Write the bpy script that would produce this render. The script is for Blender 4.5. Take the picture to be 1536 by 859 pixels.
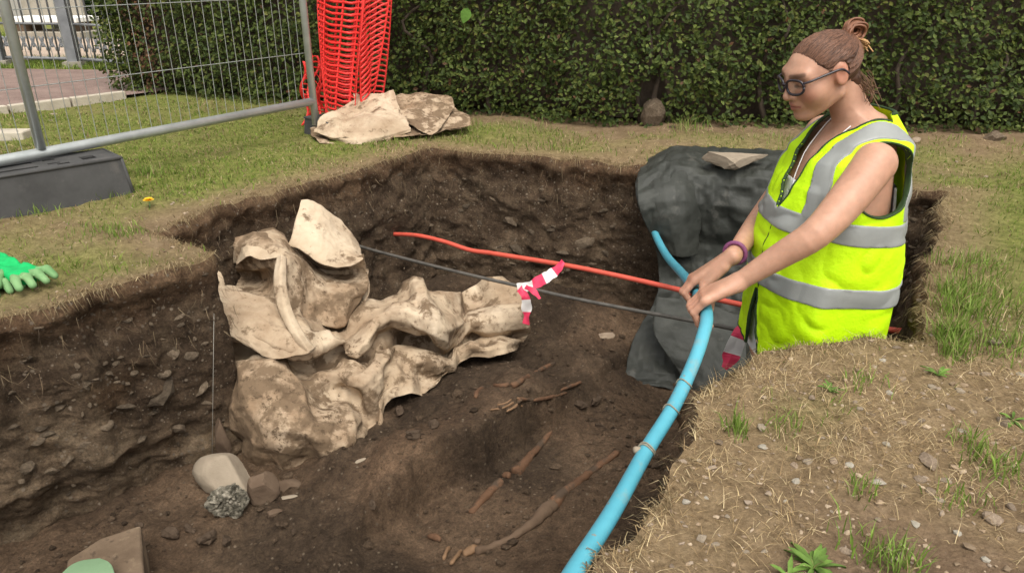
import bpy, bmesh, math, random
import numpy as np
from mathutils import Vector, Matrix, Quaternion
from mathutils.bvhtree import BVHTree
from mathutils.geometry import delaunay_2d_cdt

random.seed(7)
RNG = np.random.default_rng(11)
for o in list(bpy.data.objects):
    bpy.data.objects.remove(o)
SC = bpy.context.scene
COL = SC.collection

# ------------------------------------------------------------------ camera
CAM_H, PITCH, FPX = 0.8, math.radians(23.3), 1105.0
CX, CY = 768.0, 429.5
cam_d = bpy.data.cameras.new('camera')
cam_d.sensor_width = 36.0
cam_d.lens = 36.0 * FPX / 1536.0
cam_d.clip_start, cam_d.clip_end = 0.05, 2000.0
cam = bpy.data.objects.new('camera', cam_d)
cam.location = (0, 0, CAM_H)
cam.rotation_euler = (math.pi / 2 - PITCH, 0, 0)
COL.objects.link(cam)
SC.camera = cam

# ------------------------------------------------------------------ light
SUN_EL, SUN_AZ = math.radians(60), math.radians(165)     # azimuth clockwise from +Y
w = bpy.data.worlds.new('World'); SC.world = w; w.use_nodes = True
nt = w.node_tree; nt.nodes.clear()
sky = nt.nodes.new('ShaderNodeTexSky'); sky.sky_type = 'NISHITA'; sky.sun_disc = False
sky.sun_elevation = SUN_EL; sky.sun_rotation = SUN_AZ; sky.dust_density = 4.0; sky.air_density = 1.0
hs = nt.nodes.new('ShaderNodeHueSaturation'); hs.inputs['Saturation'].default_value = 0.06
bg = nt.nodes.new('ShaderNodeBackground'); bg.inputs['Strength'].default_value = 0.15
wo = nt.nodes.new('ShaderNodeOutputWorld')
nt.links.new(sky.outputs[0], hs.inputs['Color']); nt.links.new(hs.outputs[0], bg.inputs[0]); nt.links.new(bg.outputs[0], wo.inputs[0])
sd = bpy.data.lights.new('sun', 'SUN'); sd.energy = 1.1; sd.angle = math.radians(35); sd.color = (1.0, 0.91, 0.77)
sun = bpy.data.objects.new('sun', sd); COL.objects.link(sun)
sv = Vector((math.sin(SUN_AZ) * math.cos(SUN_EL), math.cos(SUN_AZ) * math.cos(SUN_EL), math.sin(SUN_EL)))
sun.rotation_euler = sv.to_track_quat('Z', 'Y').to_euler()
sun.location = sv * 20
SC.view_settings.view_transform = 'Standard'; SC.view_settings.look = 'None'
SC.view_settings.gamma = 1.0; SC.view_settings.use_curve_mapping = False
SC.view_settings.exposure = 0.85
SC.render.engine = 'CYCLES'

# ------------------------------------------------------------------ pixel helpers (direction from pixel, distance from what it touches)
_c, _s = math.cos(PITCH), math.sin(PITCH)
def ray(x, y):
    a = (x - CX) / FPX; b = -(y - CY) / FPX
    return np.array((a, _c + b * _s, -_s + b * _c))
def atz(x, y, z=0.0):
    d = ray(x, y); t = (z - CAM_H) / d[2]; return np.array((d[0] * t, d[1] * t, z))
def aty(x, y, Y):
    d = ray(x, y); t = Y / d[1]; return np.array((d[0] * t, Y, CAM_H + d[2] * t))
def onplane(x, y, P, Q, off=0.0):
    """hit of the pixel ray with the vertical plane through plan points P, Q"""
    d = ray(x, y); n = np.array((-(Q[1] - P[1]), Q[0] - P[0])); n = n / np.linalg.norm(n)
    t = (n @ np.array(P) + off) / (n @ d[:2]); return np.array((0, 0, CAM_H)) + d * t

# ------------------------------------------------------------------ noise
def _hash(ix, iy, iz, seed):
    h = (ix * 374761393 + iy * 668265263 + iz * 1274126177 + seed * 974711) & 0xffffffff
    h = ((h ^ (h >> 13)) * 1274126177) & 0xffffffff
    h = ((h ^ (h >> 16)) * 2246822519) & 0xffffffff
    return ((h ^ (h >> 15)) & 0xffff) / 32767.5 - 1.0
def vnoise(P, scale=1.0, seed=0):
    P = np.asarray(P, float) * scale
    if P.shape[-1] == 2: P = np.concatenate([P, np.zeros(P.shape[:-1] + (1,))], -1)
    i = np.floor(P).astype(np.int64); f = P - i; u = f * f * (3 - 2 * f)
    r = 0
    for dx in (0, 1):
        wx = u[..., 0] if dx else 1 - u[..., 0]
        for dy in (0, 1):
            wy = u[..., 1] if dy else 1 - u[..., 1]
            for dz in (0, 1):
                wz = u[..., 2] if dz else 1 - u[..., 2]
                r = r + wx * wy * wz * _hash(i[..., 0] + dx, i[..., 1] + dy, i[..., 2] + dz, seed)
    return r
def fbm(P, scale=1.0, octaves=4, seed=0, gain=0.5):
    a, r, s = 1.0, 0, scale
    for k in range(octaves):
        r = r + a * vnoise(P, s, seed + k * 17); a *= gain; s *= 2.03
    return r
def worley(P, scale, seed=0):
    """F1 distance and a per-cell random value"""
    P = np.asarray(P, float) * scale; i = np.floor(P).astype(np.int64); best = np.full(len(P), 9.0); val = np.zeros(len(P))
    for dx in (-1, 0, 1):
        for dy in (-1, 0, 1):
            for dz in (-1, 0, 1):
                c = i + np.array((dx, dy, dz)); h = [_hash(c[:, 0], c[:, 1], c[:, 2], seed + k) * 0.5 + 0.5 for k in range(4)]
                d = np.sqrt((c[:, 0] + h[0] - P[:, 0]) ** 2 + (c[:, 1] + h[1] - P[:, 1]) ** 2 + (c[:, 2] + h[2] - P[:, 2]) ** 2); k = d < best; best = np.where(k, d, best); val = np.where(k, h[3], val)
    return best, val
def sstep(a, b, x):
    t = np.clip((x - a) / (b - a), 0, 1); return t * t * (3 - 2 * t)

# ------------------------------------------------------------------ object helpers
WO = {}
def mk(name, V, F, mat=None, parent=None, smooth=True, col=None, base=False):
    V = np.asarray(V, float); me = bpy.data.meshes.new(name)
    if isinstance(F, np.ndarray) and F.ndim == 2:
        n, k = F.shape; loops = F.ravel().astype(np.int32)
        starts = np.arange(0, n * k, k, dtype=np.int32)
    else:
        n = len(F); ln = np.array([len(f) for f in F]); loops = np.array([i for f in F for i in f], np.int32)
        starts = np.concatenate([[0], np.cumsum(ln)[:-1]]).astype(np.int32)
    org = np.zeros(3)
    if base:
        org = np.array([(V[:, 0].min() + V[:, 0].max()) / 2, (V[:, 1].min() + V[:, 1].max()) / 2, V[:, 2].min()])
    me.vertices.add(len(V)); me.vertices.foreach_set('co', (V - org).astype(np.float32).ravel())
    me.loops.add(len(loops)); me.loops.foreach_set('vertex_index', loops)
    me.polygons.add(n); me.polygons.foreach_set('loop_start', starts)
    me.update(calc_edges=True)
    me.polygons.foreach_set('use_smooth', np.full(n, smooth)); me.update()
    if col is not None:
        col = np.asarray(col, np.float32)
        if col.shape[1] == 3: col = np.concatenate([col, np.ones((len(col), 1), np.float32)], 1)
        at = me.color_attributes.new('Col', 'FLOAT_COLOR', 'POINT'); at.data.foreach_set('color', col.ravel())
    if mat: me.materials.append(mat)
    o = bpy.data.objects.new(name, me); COL.objects.link(o)
    put(o, parent, org); return o
def put(o, parent, world):
    WO[o.name] = np.array(world, float)
    if parent is not None:
        o.parent = parent; o.location = np.array(world) - WO[parent.name]
    else: o.location = world
def tag(o, label=None, cat=None, group=None, kind=None):
    if label: o['label'] = label
    if cat: o['category'] = cat
    if group: o['group'] = group
    if kind: o['kind'] = kind
    return o
def thing(name, loc, label, cat, group=None):
    o = bpy.data.objects.new(name, None); o.empty_display_size = 0.1; COL.objects.link(o)
    put(o, None, loc); return tag(o, label, cat, group)
def solid(o, t, off=0.0):
    m = o.modifiers.new('thickness', 'SOLIDIFY'); m.thickness = t; m.offset = off; return o
def bevel(o, wd, seg=2):
    m = o.modifiers.new('bevel', 'BEVEL'); m.width = wd; m.segments = seg; m.limit_method = 'ANGLE'; return o

class MB:
    def __init__(s): s.V = []; s.F = []
    def add(s, V, F):
        b = len(s.V); s.V += [tuple(v) for v in V]; s.F += [tuple(i + b for i in f) for f in F]; return s
    def box(s, c, sz, rz=0.0, ax=None):
        c = np.array(c); x, y, z = np.array(sz) / 2
        P = np.array([(i * x, j * y, k * z) for k in (-1, 1) for j in (-1, 1) for i in (-1, 1)])
        if ax is None:
            R = np.array([[math.cos(rz), -math.sin(rz), 0], [math.sin(rz), math.cos(rz), 0], [0, 0, 1]])
        else: R = np.array(ax).T
        P = P @ R.T + c
        return s.add(P, [(0, 2, 3, 1), (4, 5, 7, 6), (0, 1, 5, 4), (2, 6, 7, 3), (0, 4, 6, 2), (1, 3, 7, 5)])
    def tube(s, P, r, n=8, cap=True):
        V, F = tube_geo(P, r, n, cap); return s.add(V, F)
    def build(s, name, mat, parent=None, smooth=False, base=False): return mk(name, s.V, s.F, mat, parent, smooth, base=base)

def catmull(P, m):
    P = np.asarray(P, float); n = len(P)
    Q = np.vstack([2 * P[0] - P[1], P, 2 * P[-1] - P[-2]])
    t = np.linspace(0, n - 1, m); i = np.minimum(t.astype(int), n - 2); f = (t - i)[:, None]
    a, b, c, d = Q[i], Q[i + 1], Q[i + 2], Q[i + 3]
    return 0.5 * (2 * b + (c - a) * f + (2 * a - 5 * b + 4 * c - d) * f ** 2 + (3 * b - a - 3 * c + d) * f ** 3)
def tube_geo(P, r, n=8, cap=True, flat=None):
    P = np.asarray(P, float); m = len(P); r = np.broadcast_to(np.asarray(r, float), (m,))
    T = np.gradient(P, axis=0); T /= np.linalg.norm(T, axis=1)[:, None] + 1e-12
    u = np.array((0, 0, 1.0)) if abs(T[0][2]) < 0.9 else np.array((1.0, 0, 0))
    V = []; 
    for k in range(m):
        u = u - T[k] * (u @ T[k]); u /= np.linalg.norm(u) + 1e-12; v = np.cross(T[k], u)
        for j in range(n):
            a = 2 * math.pi * j / n; V.append(P[k] + r[k] * (math.cos(a) * u + math.sin(a) * v))
    F = [(k * n + j, k * n + (j + 1) % n, (k + 1) * n + (j + 1) % n, (k + 1) * n + j) for k in range(m - 1) for j in range(n)]
    if cap: F += [tuple(range(n))[::-1], tuple((m - 1) * n + j for j in range(n))]
    return np.array(V), F

def ico(sub):
    bm = bmesh.new(); bmesh.ops.create_icosphere(bm, subdivisions=sub, radius=1.0)
    V = np.array([v.co[:] for v in bm.verts]); F = np.array([[v.index for v in f.verts] for f in bm.faces]); bm.free(); return V, F
_ICO = {k: ico(k) for k in (1, 2, 3, 4)}
def stone_geo(seed, sub=2, flat=0.6, cuts=9, rough=0.06):
    r = np.random.default_rng(seed); V, F = _ICO[sub]; V = V.copy()
    for _ in range(cuts):
        n = r.normal(size=3); n /= np.linalg.norm(n); d = r.uniform(0.5, 0.82)
        e = V @ n - d; V = V - np.outer(np.maximum(e, 0), n)
    V = V * (1 + rough * fbm(V, 2.2, 3, seed)[:, None])
    V *= np.array((1, r.uniform(0.65, 0.9), flat)); V /= np.abs(V[:, 0]).max(); return V, F

# ------------------------------------------------------------------ materials
def newmat(name):
    m = bpy.data.materials.new(name); m.use_nodes = True; t = m.node_tree; t.nodes.clear()
    b = t.nodes.new('ShaderNodeBsdfPrincipled'); o = t.nodes.new('ShaderNodeOutputMaterial'); t.links.new(b.outputs[0], o.inputs[0])
    return m, t, b
def nz(t, scale, detail=6, rough=0.6, coord='Object', vec=None, dist=0.0):
    n = t.nodes.new('ShaderNodeTexNoise'); n.inputs['Scale'].default_value = scale
    n.inputs['Detail'].default_value = detail; n.inputs['Roughness'].default_value = rough; n.inputs['Distortion'].default_value = dist
    if vec is None:
        c = t.nodes.new('ShaderNodeTexCoord'); vec = c.outputs[coord]
    t.links.new(vec, n.inputs['Vector']); return n.outputs['Fac']
def ramp(t, fac, stops):
    r = t.nodes.new('ShaderNodeValToRGB'); el = r.color_ramp.elements
    while len(el) < len(stops): el.new(0.5)
    for e, (p, c) in zip(el, stops): e.position = p; e.color = (*c, 1)
    t.links.new(fac, r.inputs[0]); return r.outputs[0]
def mixc(t, fac, a, b, mode='MIX'):
    m = t.nodes.new('ShaderNodeMix'); m.data_type = 'RGBA'; m.blend_type = mode
    for s, v in ((0, fac), (6, a), (7, b)):
        if isinstance(v, (int, float)): m.inputs[s].default_value = v
        elif isinstance(v, tuple): m.inputs[s].default_value = (*v, 1)
        else: t.links.new(v, m.inputs[s])
    return m.outputs[2]
def bump(t, b, hgt, strength, dist, prev=None):
    n = t.nodes.new('ShaderNodeBump'); n.inputs['Strength'].default_value = strength; n.inputs['Distance'].default_value = dist
    t.links.new(hgt, n.inputs['Height'])
    if prev is not None: t.links.new(prev, n.inputs['Normal'])
    t.links.new(n.outputs[0], b.inputs['Normal']); return n.outputs[0]
def attr(t, name='Col'):
    a = t.nodes.new('ShaderNodeAttribute'); a.attribute_name = name; return a
def creases(t, b, scale, strength, dist, prev=None):
    """sharp-edged crumple facets: height from distorted cell distance"""
    tc = t.nodes.new('ShaderNodeTexCoord'); n = t.nodes.new('ShaderNodeTexNoise'); n.inputs['Scale'].default_value = scale * 0.6; n.inputs['Detail'].default_value = 3; t.links.new(tc.outputs['Object'], n.inputs['Vector'])
    v = t.nodes.new('ShaderNodeVectorMath'); v.operation = 'MULTIPLY_ADD'; t.links.new(n.outputs['Color'], v.inputs[0]); v.inputs[1].default_value = (1.6 / scale,) * 3; t.links.new(tc.outputs['Object'], v.inputs[2])
    vo = t.nodes.new('ShaderNodeTexVoronoi'); vo.inputs['Scale'].default_value = scale; t.links.new(v.outputs[0], vo.inputs['Vector']); return bump(t, b, vo.outputs['Distance'], strength, dist, prev)
def pmat(name, stops, scale=8, rough=0.8, bmp=None, spec=0.3, detail=8, use_col=False, metal=0.0, rnd=0.0, spots=None, sss=0.0, coord='Object', crease=0):
    m, t, b = newmat(name)
    c = ramp(t, nz(t, scale, detail, 0.62, coord), stops)
    if spots:
        for sc, lo, hi, colr in spots:
            c = mixc(t, ramp(t, nz(t, sc, 5, 0.6, coord), [(lo, (0, 0, 0)), (hi, (1, 1, 1))]), c, colr)
    if use_col: c = mixc(t, 1.0, c, attr(t).outputs['Color'], 'MULTIPLY')
    if rnd:
        oi = t.nodes.new('ShaderNodeObjectInfo'); mr = t.nodes.new('ShaderNodeMapRange')
        mr.inputs[3].default_value = 1 - rnd; mr.inputs[4].default_value = 1 + rnd; t.links.new(oi.outputs['Random'], mr.inputs[0])
        hv = t.nodes.new('ShaderNodeHueSaturation'); t.links.new(mr.outputs[0], hv.inputs['Value']); t.links.new(c, hv.inputs['Color']); c = hv.outputs[0]
    t.links.new(c, b.inputs['Base Color']); b.inputs['Roughness'].default_value = rough
    b.inputs['Specular IOR Level'].default_value = spec; b.inputs['Metallic'].default_value = metal
    if sss: 
        b.inputs['Subsurface Weight'].default_value = sss; b.inputs['Subsurface Radius'].default_value = (0.02, 0.008, 0.004); b.inputs['Subsurface Scale'].default_value = 0.4
    if bmp:
        prev = None
        if crease:
            prev = creases(t, b, crease, 0.22, 0.03); prev = creases(t, b, crease * 3, 0.25, 0.010, prev)
        for sc, st, di in bmp: prev = bump(t, b, nz(t, sc, 8, 0.65, coord), st, di, prev)
    return m

M = {}
def soil_mat(name, stops, base_scale, grit, grit_col):
    m, t, b = newmat(name)
    c = ramp(t, nz(t, base_scale, 9, 0.65), stops)
    c = mixc(t, 1.0, c, ramp(t, nz(t, 38, 8, 0.75), [(0.3, (0.55, 0.55, 0.55)), (0.7, (1.5, 1.48, 1.44))]), 'MULTIPLY')
    c = mixc(t, 1.0, c, ramp(t, nz(t, 150, 6, 0.75), [(0.3, (0.6, 0.6, 0.6)), (0.7, (1.45, 1.45, 1.42))]), 'MULTIPLY')
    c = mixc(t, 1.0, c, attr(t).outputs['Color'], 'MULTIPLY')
    for sc, lo, hi in grit:
        v = t.nodes.new('ShaderNodeTexVoronoi'); v.inputs['Scale'].default_value = sc; tc = t.nodes.new('ShaderNodeTexCoord'); t.links.new(tc.outputs['Object'], v.inputs['Vector'])
        near = ramp(t, v.outputs['Distance'], [(0.18, (1, 1, 1)), (0.34, (0, 0, 0))]); sp = t.nodes.new('ShaderNodeSeparateColor'); t.links.new(v.outputs['Color'], sp.inputs[0])
        sel = ramp(t, sp.outputs[0], [(lo, (0, 0, 0)), (hi, (1, 1, 1))]); c = mixc(t, mixc(t, 1.0, near, sel, 'MULTIPLY'), c, mixc(t, sp.outputs[1], grit_col, tuple(x * 0.5 for x in grit_col)))
    t.links.new(c, b.inputs['Base Color']); b.inputs['Roughness'].default_value = 0.95; b.inputs['Specular IOR Level'].default_value = 0.12
    p = bump(t, b, nz(t, 26, 9, 0.72), 0.9, 0.03); bump(t, b, nz(t, 110, 8, 0.75), 0.9, 0.008, p); return m
M['soil_floor'] = soil_mat('soil_floor', [(0.3, (0.050, 0.034, 0.023)), (0.52, (0.088, 0.061, 0.041)), (0.75, (0.14, 0.099, 0.067))], 3.0, [(70, 0.86, 0.9)], (0.24, 0.185, 0.13))
M['soil_wall'] = soil_mat('soil_wall', [(0.28, (0.046, 0.031, 0.021)), (0.5, (0.082, 0.057, 0.038)), (0.74, (0.135, 0.10, 0.068))], 9.0, [(55, 0.78, 0.84), (120, 0.8, 0.86)], (0.26, 0.205, 0.15))
M['stone'] = pmat('stone', [(0.3, (0.17, 0.125, 0.085)), (0.55, (0.27, 0.205, 0.145)), (0.75, (0.36, 0.29, 0.21))], 4.0, 0.85, [(14, 0.5, 0.05)], 0.25, rnd=0.3)
M['gravel'] = pmat('gravel', [(0.3, (0.20, 0.15, 0.105)), (0.7, (0.32, 0.255, 0.19))], 60, 0.85, None, 0.25, use_col=True)
M['clod'] = pmat('clod', [(0.3, (0.045, 0.031, 0.021)), (0.7, (0.10, 0.071, 0.049))], 30, 0.95, [(60, 0.8, 0.008)], 0.1)
M['wall_stone'] = pmat('wall_stone', [(0.3, (0.085, 0.062, 0.041)), (0.55, (0.145, 0.108, 0.073)), (0.75, (0.22, 0.17, 0.118))], 4.0, 0.9, [(14, 0.6, 0.05)], 0.2, rnd=0.4)
M['pale_stone'] = pmat('pale_stone', [(0.3, (0.21, 0.168, 0.12)), (0.6, (0.30, 0.245, 0.18)), (0.8, (0.38, 0.32, 0.245))], 7.0, 0.85, [(30, 0.4, 0.008), (120, 0.3, 0.002)], 0.25, spots=[(9, 0.6, 0.72, (0.22, 0.17, 0.12))])
M['mortar'] = pmat('mortar', [(0.35, (0.045, 0.042, 0.032)), (0.5, (0.14, 0.125, 0.095)), (0.65, (0.32, 0.285, 0.225))], 70, 0.95, [(60, 0.9, 0.01)], 0.1)
M['dark_stone'] = pmat('dark_stone', [(0.3, (0.085, 0.055, 0.036)), (0.7, (0.15, 0.105, 0.07))], 9, 0.9, [(25, 0.5, 0.010), (90, 0.5, 0.004)], 0.2)
M['bone'] = pmat('bone', [(0.3, (0.075, 0.040, 0.023)), (0.55, (0.135, 0.072, 0.040)), (0.8, (0.21, 0.118, 0.066))], 14, 0.85, [(90, 0.7, 0.004)], 0.2, spots=[(16, 0.5, 0.62, (0.07, 0.048, 0.032)), (60, 0.6, 0.68, (0.05, 0.034, 0.022))])
M['bone_pale'] = pmat('bone_pale', [(0.3, (0.13, 0.075, 0.04)), (0.55, (0.21, 0.125, 0.068)), (0.8, (0.30, 0.19, 0.11))], 14, 0.75, [(90, 0.4, 0.003)], 0.25)
M['bone_dusty'] = pmat('bone_dusty', [(0.3, (0.085, 0.055, 0.035)), (0.55, (0.125, 0.083, 0.054)), (0.8, (0.175, 0.12, 0.08))], 12, 0.9, [(90, 0.4, 0.003)], 0.2)
def fabric_mat():
    m, t, b = newmat('fabric'); dirt = attr(t).outputs['Fac']
    c = ramp(t, nz(t, 5, 8, 0.6), [(0.3, (0.35, 0.26, 0.17)), (0.5, (0.46, 0.36, 0.25)), (0.72, (0.57, 0.465, 0.34))])
    def layer(c, sc, lo, hi, col, gain):
        ad = t.nodes.new('ShaderNodeMath'); ad.operation = 'MULTIPLY_ADD'; t.links.new(dirt, ad.inputs[0]); ad.inputs[1].default_value = gain; t.links.new(nz(t, sc, 7, 0.68), ad.inputs[2]); return mixc(t, ramp(t, ad.outputs[0], [(lo, (0, 0, 0)), (hi, (1, 1, 1))]), c, col)
    c = layer(c, 6, 0.50, 0.80, (0.25, 0.17, 0.105), 0.32); c = layer(c, 13, 0.60, 0.68, (0.16, 0.11, 0.068), 0.24); c = layer(c, 48, 0.68, 0.76, (0.10, 0.068, 0.042), 0.20); c = layer(c, 120, 0.76, 0.82, (0.11, 0.078, 0.05), 0.16)
    t.links.new(c, b.inputs['Base Color']); b.inputs['Roughness'].default_value = 0.9; b.inputs['Specular IOR Level'].default_value = 0.15
    p = creases(t, b, 13, 0.45, 0.022); p = creases(t, b, 31, 0.35, 0.009, p); p = bump(t, b, nz(t, 70, 6, 0.65), 0.3, 0.003, p); bump(t, b, nz(t, 300, 5, 0.7), 0.35, 0.0012, p); return m
M['fabric'] = fabric_mat()
M['black_sheet'] = pmat('black_sheet', [(0.3, (0.021, 0.022, 0.018)), (0.55, (0.035, 0.037, 0.031)), (0.78, (0.062, 0.063, 0.053))], 6, 0.6, [(60, 0.3, 0.004), (300, 0.3, 0.001)], 0.3,
                        spots=[(14, 0.6, 0.75, (0.085, 0.082, 0.07))], crease=7)
M['pipe'] = pmat('pipe', [(0.35, (0.065, 0.29, 0.37)), (0.7, (0.085, 0.35, 0.435))], 12, 0.38, None, 0.5, spots=[(20, 0.58, 0.72, (0.17, 0.30, 0.31)), (45, 0.66, 0.72, (0.22, 0.20, 0.15))])
M['pipe_tie'] = pmat('pipe_tie', [(0.3, (0.16, 0.15, 0.11)), (0.7, (0.30, 0.27, 0.2))], 40, 0.8)
M['red_duct'] = pmat('red_duct', [(0.3, (0.50, 0.075, 0.045)), (0.7, (0.62, 0.10, 0.065))], 16, 0.5, None, 0.4, spots=[(40, 0.62, 0.75, (0.35, 0.09, 0.06))])
M['cable'] = pmat('cable', [(0.3, (0.05, 0.045, 0.038)), (0.7, (0.11, 0.10, 0.085))], 25, 0.6, None, 0.4)
M['steel'] = pmat('steel', [(0.3, (0.36, 0.38, 0.37)), (0.7, (0.50, 0.52, 0.50))], 14, 0.36, [(120, 0.05, 0.001)], 0.6, metal=0.45)
M['wire'] = pmat('wire', [(0.3, (0.30, 0.31, 0.29)), (0.7, (0.42, 0.43, 0.40))], 14, 0.45, None, 0.5, metal=0.6)
M['rubber'] = pmat('rubber', [(0.3, (0.045, 0.044, 0.042)), (0.7, (0.075, 0.073, 0.07))], 9, 0.75, [(60, 0.3, 0.003)], 0.3, spots=[(12, 0.6, 0.8, (0.11, 0.10, 0.09))])
M['barrier'] = pmat('barrier', [(0.3, (0.72, 0.035, 0.03)), (0.7, (0.86, 0.06, 0.05))], 8, 0.5, None, 0.4)
M['tape_red'] = pmat('tape_red', [(0.3, (0.60, 0.035, 0.085)), (0.7, (0.70, 0.06, 0.13))], 20, 0.45)
M['tape_white'] = pmat('tape_white', [(0.3, (0.62, 0.58, 0.55)), (0.7, (0.72, 0.69, 0.66))], 20, 0.45)
M['glove'] = pmat('glove', [(0.3, (0.0, 0.30, 0.075)), (0.7, (0.006, 0.42, 0.11))], 30, 0.7, [(200, 0.3, 0.001)])
M['glove_tip'] = pmat('glove_tip', [(0.3, (0.11, 0.24, 0.09)), (0.7, (0.20, 0.34, 0.15))], 22, 0.75)
M['mat_green'] = pmat('mat_green', [(0.3, (0.20, 0.33, 0.18)), (0.7, (0.26, 0.40, 0.23))], 18, 0.7, [(120, 0.2, 0.001)])
M['vest'] = pmat('vest', [(0.3, (0.46, 0.76, 0.0)), (0.7, (0.56, 0.88, 0.004))], 7, 0.6, [(500, 0.25, 0.0008), (16, 0.5, 0.012)], 0.3, spots=[(19, 0.66, 0.8, (0.36, 0.52, 0.02))])
M['band'] = pmat('band', [(0.3, (0.215, 0.225, 0.215)), (0.7, (0.275, 0.285, 0.27))], 10, 0.45, [(500, 0.1, 0.0005), (22, 0.2, 0.005)], 0.5)
M['trim'] = pmat('trim', [(0.3, (0.012, 0.03, 0.01)), (0.7, (0.03, 0.06, 0.015))], 30, 0.7)
M['white_top'] = pmat('white_top', [(0.3, (0.6, 0.6, 0.6)), (0.7, (0.7, 0.7, 0.7))], 60, 0.8)
M['trousers'] = pmat('trousers', [(0.3, (0.02, 0.022, 0.028)), (0.7, (0.04, 0.042, 0.05))], 12, 0.9, [(80, 0.3, 0.003)])
M['boot'] = pmat('boot', [(0.3, (0.05, 0.035, 0.022)), (0.7, (0.10, 0.07, 0.045))], 20, 0.8, [(60, 0.3, 0.003)])
M['specs'] = pmat('specs', [(0.3, (0.012, 0.01, 0.014)), (0.7, (0.03, 0.022, 0.03))], 30, 0.3, None, 0.5)
M['bracelet'] = pmat('bracelet', [(0.3, (0.14, 0.035, 0.10)), (0.7, (0.24, 0.08, 0.17))], 120, 0.5)
M['eye'] = pmat('eye', [(0.3, (0.6, 0.57, 0.54)), (0.7, (0.7, 0.67, 0.64))], 30, 0.25)
M['iris'] = pmat('iris', [(0.3, (0.03, 0.02, 0.012)), (0.7, (0.06, 0.04, 0.02))], 90, 0.2)
M['bark'] = pmat('bark', [(0.3, (0.03, 0.022, 0.015)), (0.7, (0.075, 0.055, 0.038))], 20, 0.9, [(60, 0.5, 0.01)])
M['path'] = pmat('path', [(0.3, (0.15, 0.10, 0.082)), (0.7, (0.25, 0.175, 0.145))], 6, 0.95, [(60, 0.5, 0.01)], spots=[(120, 0.6, 0.66, (0.30, 0.24, 0.2))])
M['paving'] = pmat('paving', [(0.3, (0.36, 0.27, 0.20)), (0.7, (0.48, 0.38, 0.29))], 3, 0.9, [(40, 0.3, 0.01)])
M['kerb'] = pmat('kerb', [(0.3, (0.36, 0.31, 0.24)), (0.7, (0.5, 0.45, 0.36))], 6, 0.85, [(40, 0.4, 0.01)])
M['iron'] = pmat('iron', [(0.3, (0.13, 0.135, 0.14)), (0.7, (0.22, 0.225, 0.23))], 10, 0.55, None, 0.4)
M['grey_render'] = pmat('grey_render', [(0.3, (0.30, 0.28, 0.255)), (0.7, (0.38, 0.355, 0.325))], 2, 0.9, [(40, 0.3, 0.01)])
M['grey_slab'] = pmat('grey_slab', [(0.3, (0.24, 0.215, 0.17)), (0.7, (0.34, 0.305, 0.245))], 5, 0.85, [(40, 0.3, 0.01)])
M['white_paint'] = pmat('white_paint', [(0.3, (0.72, 0.70, 0.66)), (0.7, (0.82, 0.80, 0.76))], 6, 0.6)
M['yellow_petal'] = pmat('yellow_petal', [(0.3, (0.75, 0.42, 0.01)), (0.7, (0.85, 0.55, 0.02))], 40, 0.6)
M['string'] = pmat('string', [(0.3, (0.30, 0.28, 0.24)), (0.7, (0.42, 0.40, 0.35))], 60, 0.8)

def foliage_mat(name, trans=0.25, rough=0.5, spec=0.35):
    m, t, b = newmat(name); a = attr(t)
    c = mixc(t, 1.0, a.outputs['Color'], ramp(t, nz(t, 60, 3), [(0.3, (0.75, 0.75, 0.75)), (0.7, (1.2, 1.2, 1.15))]), 'MULTIPLY')
    t.links.new(c, b.inputs['Base Color']); b.inputs['Roughness'].default_value = rough; b.inputs['Specular IOR Level'].default_value = spec
    tr = t.nodes.new('ShaderNodeBsdfTranslucent'); t.links.new(c, tr.inputs[0]); mx = t.nodes.new('ShaderNodeMixShader'); mx.inputs[0].default_value = trans
    out = [n for n in t.nodes if n.type == 'OUTPUT_MATERIAL'][0]
    t.links.new(b.outputs[0], mx.inputs[1]); t.links.new(tr.outputs[0], mx.inputs[2]); t.links.new(mx.outputs[0], out.inputs[0]); return m
M['leaf'] = foliage_mat('leaf', 0.2, 0.6, 0.2)
M['blade'] = foliage_mat('blade', 0.25, 0.7, 0.2)

def ground_mat():
    m, t, b = newmat('turf'); a = attr(t); sep = t.nodes.new('ShaderNodeSeparateColor'); t.links.new(a.outputs['Color'], sep.inputs[0])
    soil = ramp(t, nz(t, 9, 9, 0.7), [(0.3, (0.105, 0.067, 0.041)), (0.5, (0.175, 0.117, 0.073)), (0.75, (0.27, 0.195, 0.13))])
    dry = ramp(t, nz(t, 30, 8, 0.75), [(0.28, (0.12, 0.080, 0.044)), (0.5, (0.22, 0.155, 0.088)), (0.75, (0.34, 0.25, 0.15))])
    grn = ramp(t, nz(t, 30, 8, 0.75), [(0.28, (0.07, 0.082, 0.018)), (0.5, (0.145, 0.16, 0.04)), (0.75, (0.26, 0.25, 0.08))])
    mul = ramp(t, nz(t, 110, 7, 0.8), [(0.3, (0.6, 0.6, 0.6)), (0.7, (1.45, 1.45, 1.42))])
    c = mixc(t, sep.outputs[1], soil, dry); c = mixc(t, sep.outputs[0], c, grn); c = mixc(t, 1.0, c, mul, 'MULTIPLY')
    t.links.new(c, b.inputs['Base Color']); b.inputs['Roughness'].default_value = 0.95; b.inputs['Specular IOR Level'].default_value = 0.1
    p = bump(t, b, nz(t, 40, 9, 0.72), 0.6, 0.012); bump(t, b, nz(t, 160, 7, 0.75), 0.6, 0.004, p); return m
M['turf'] = ground_mat()

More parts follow.
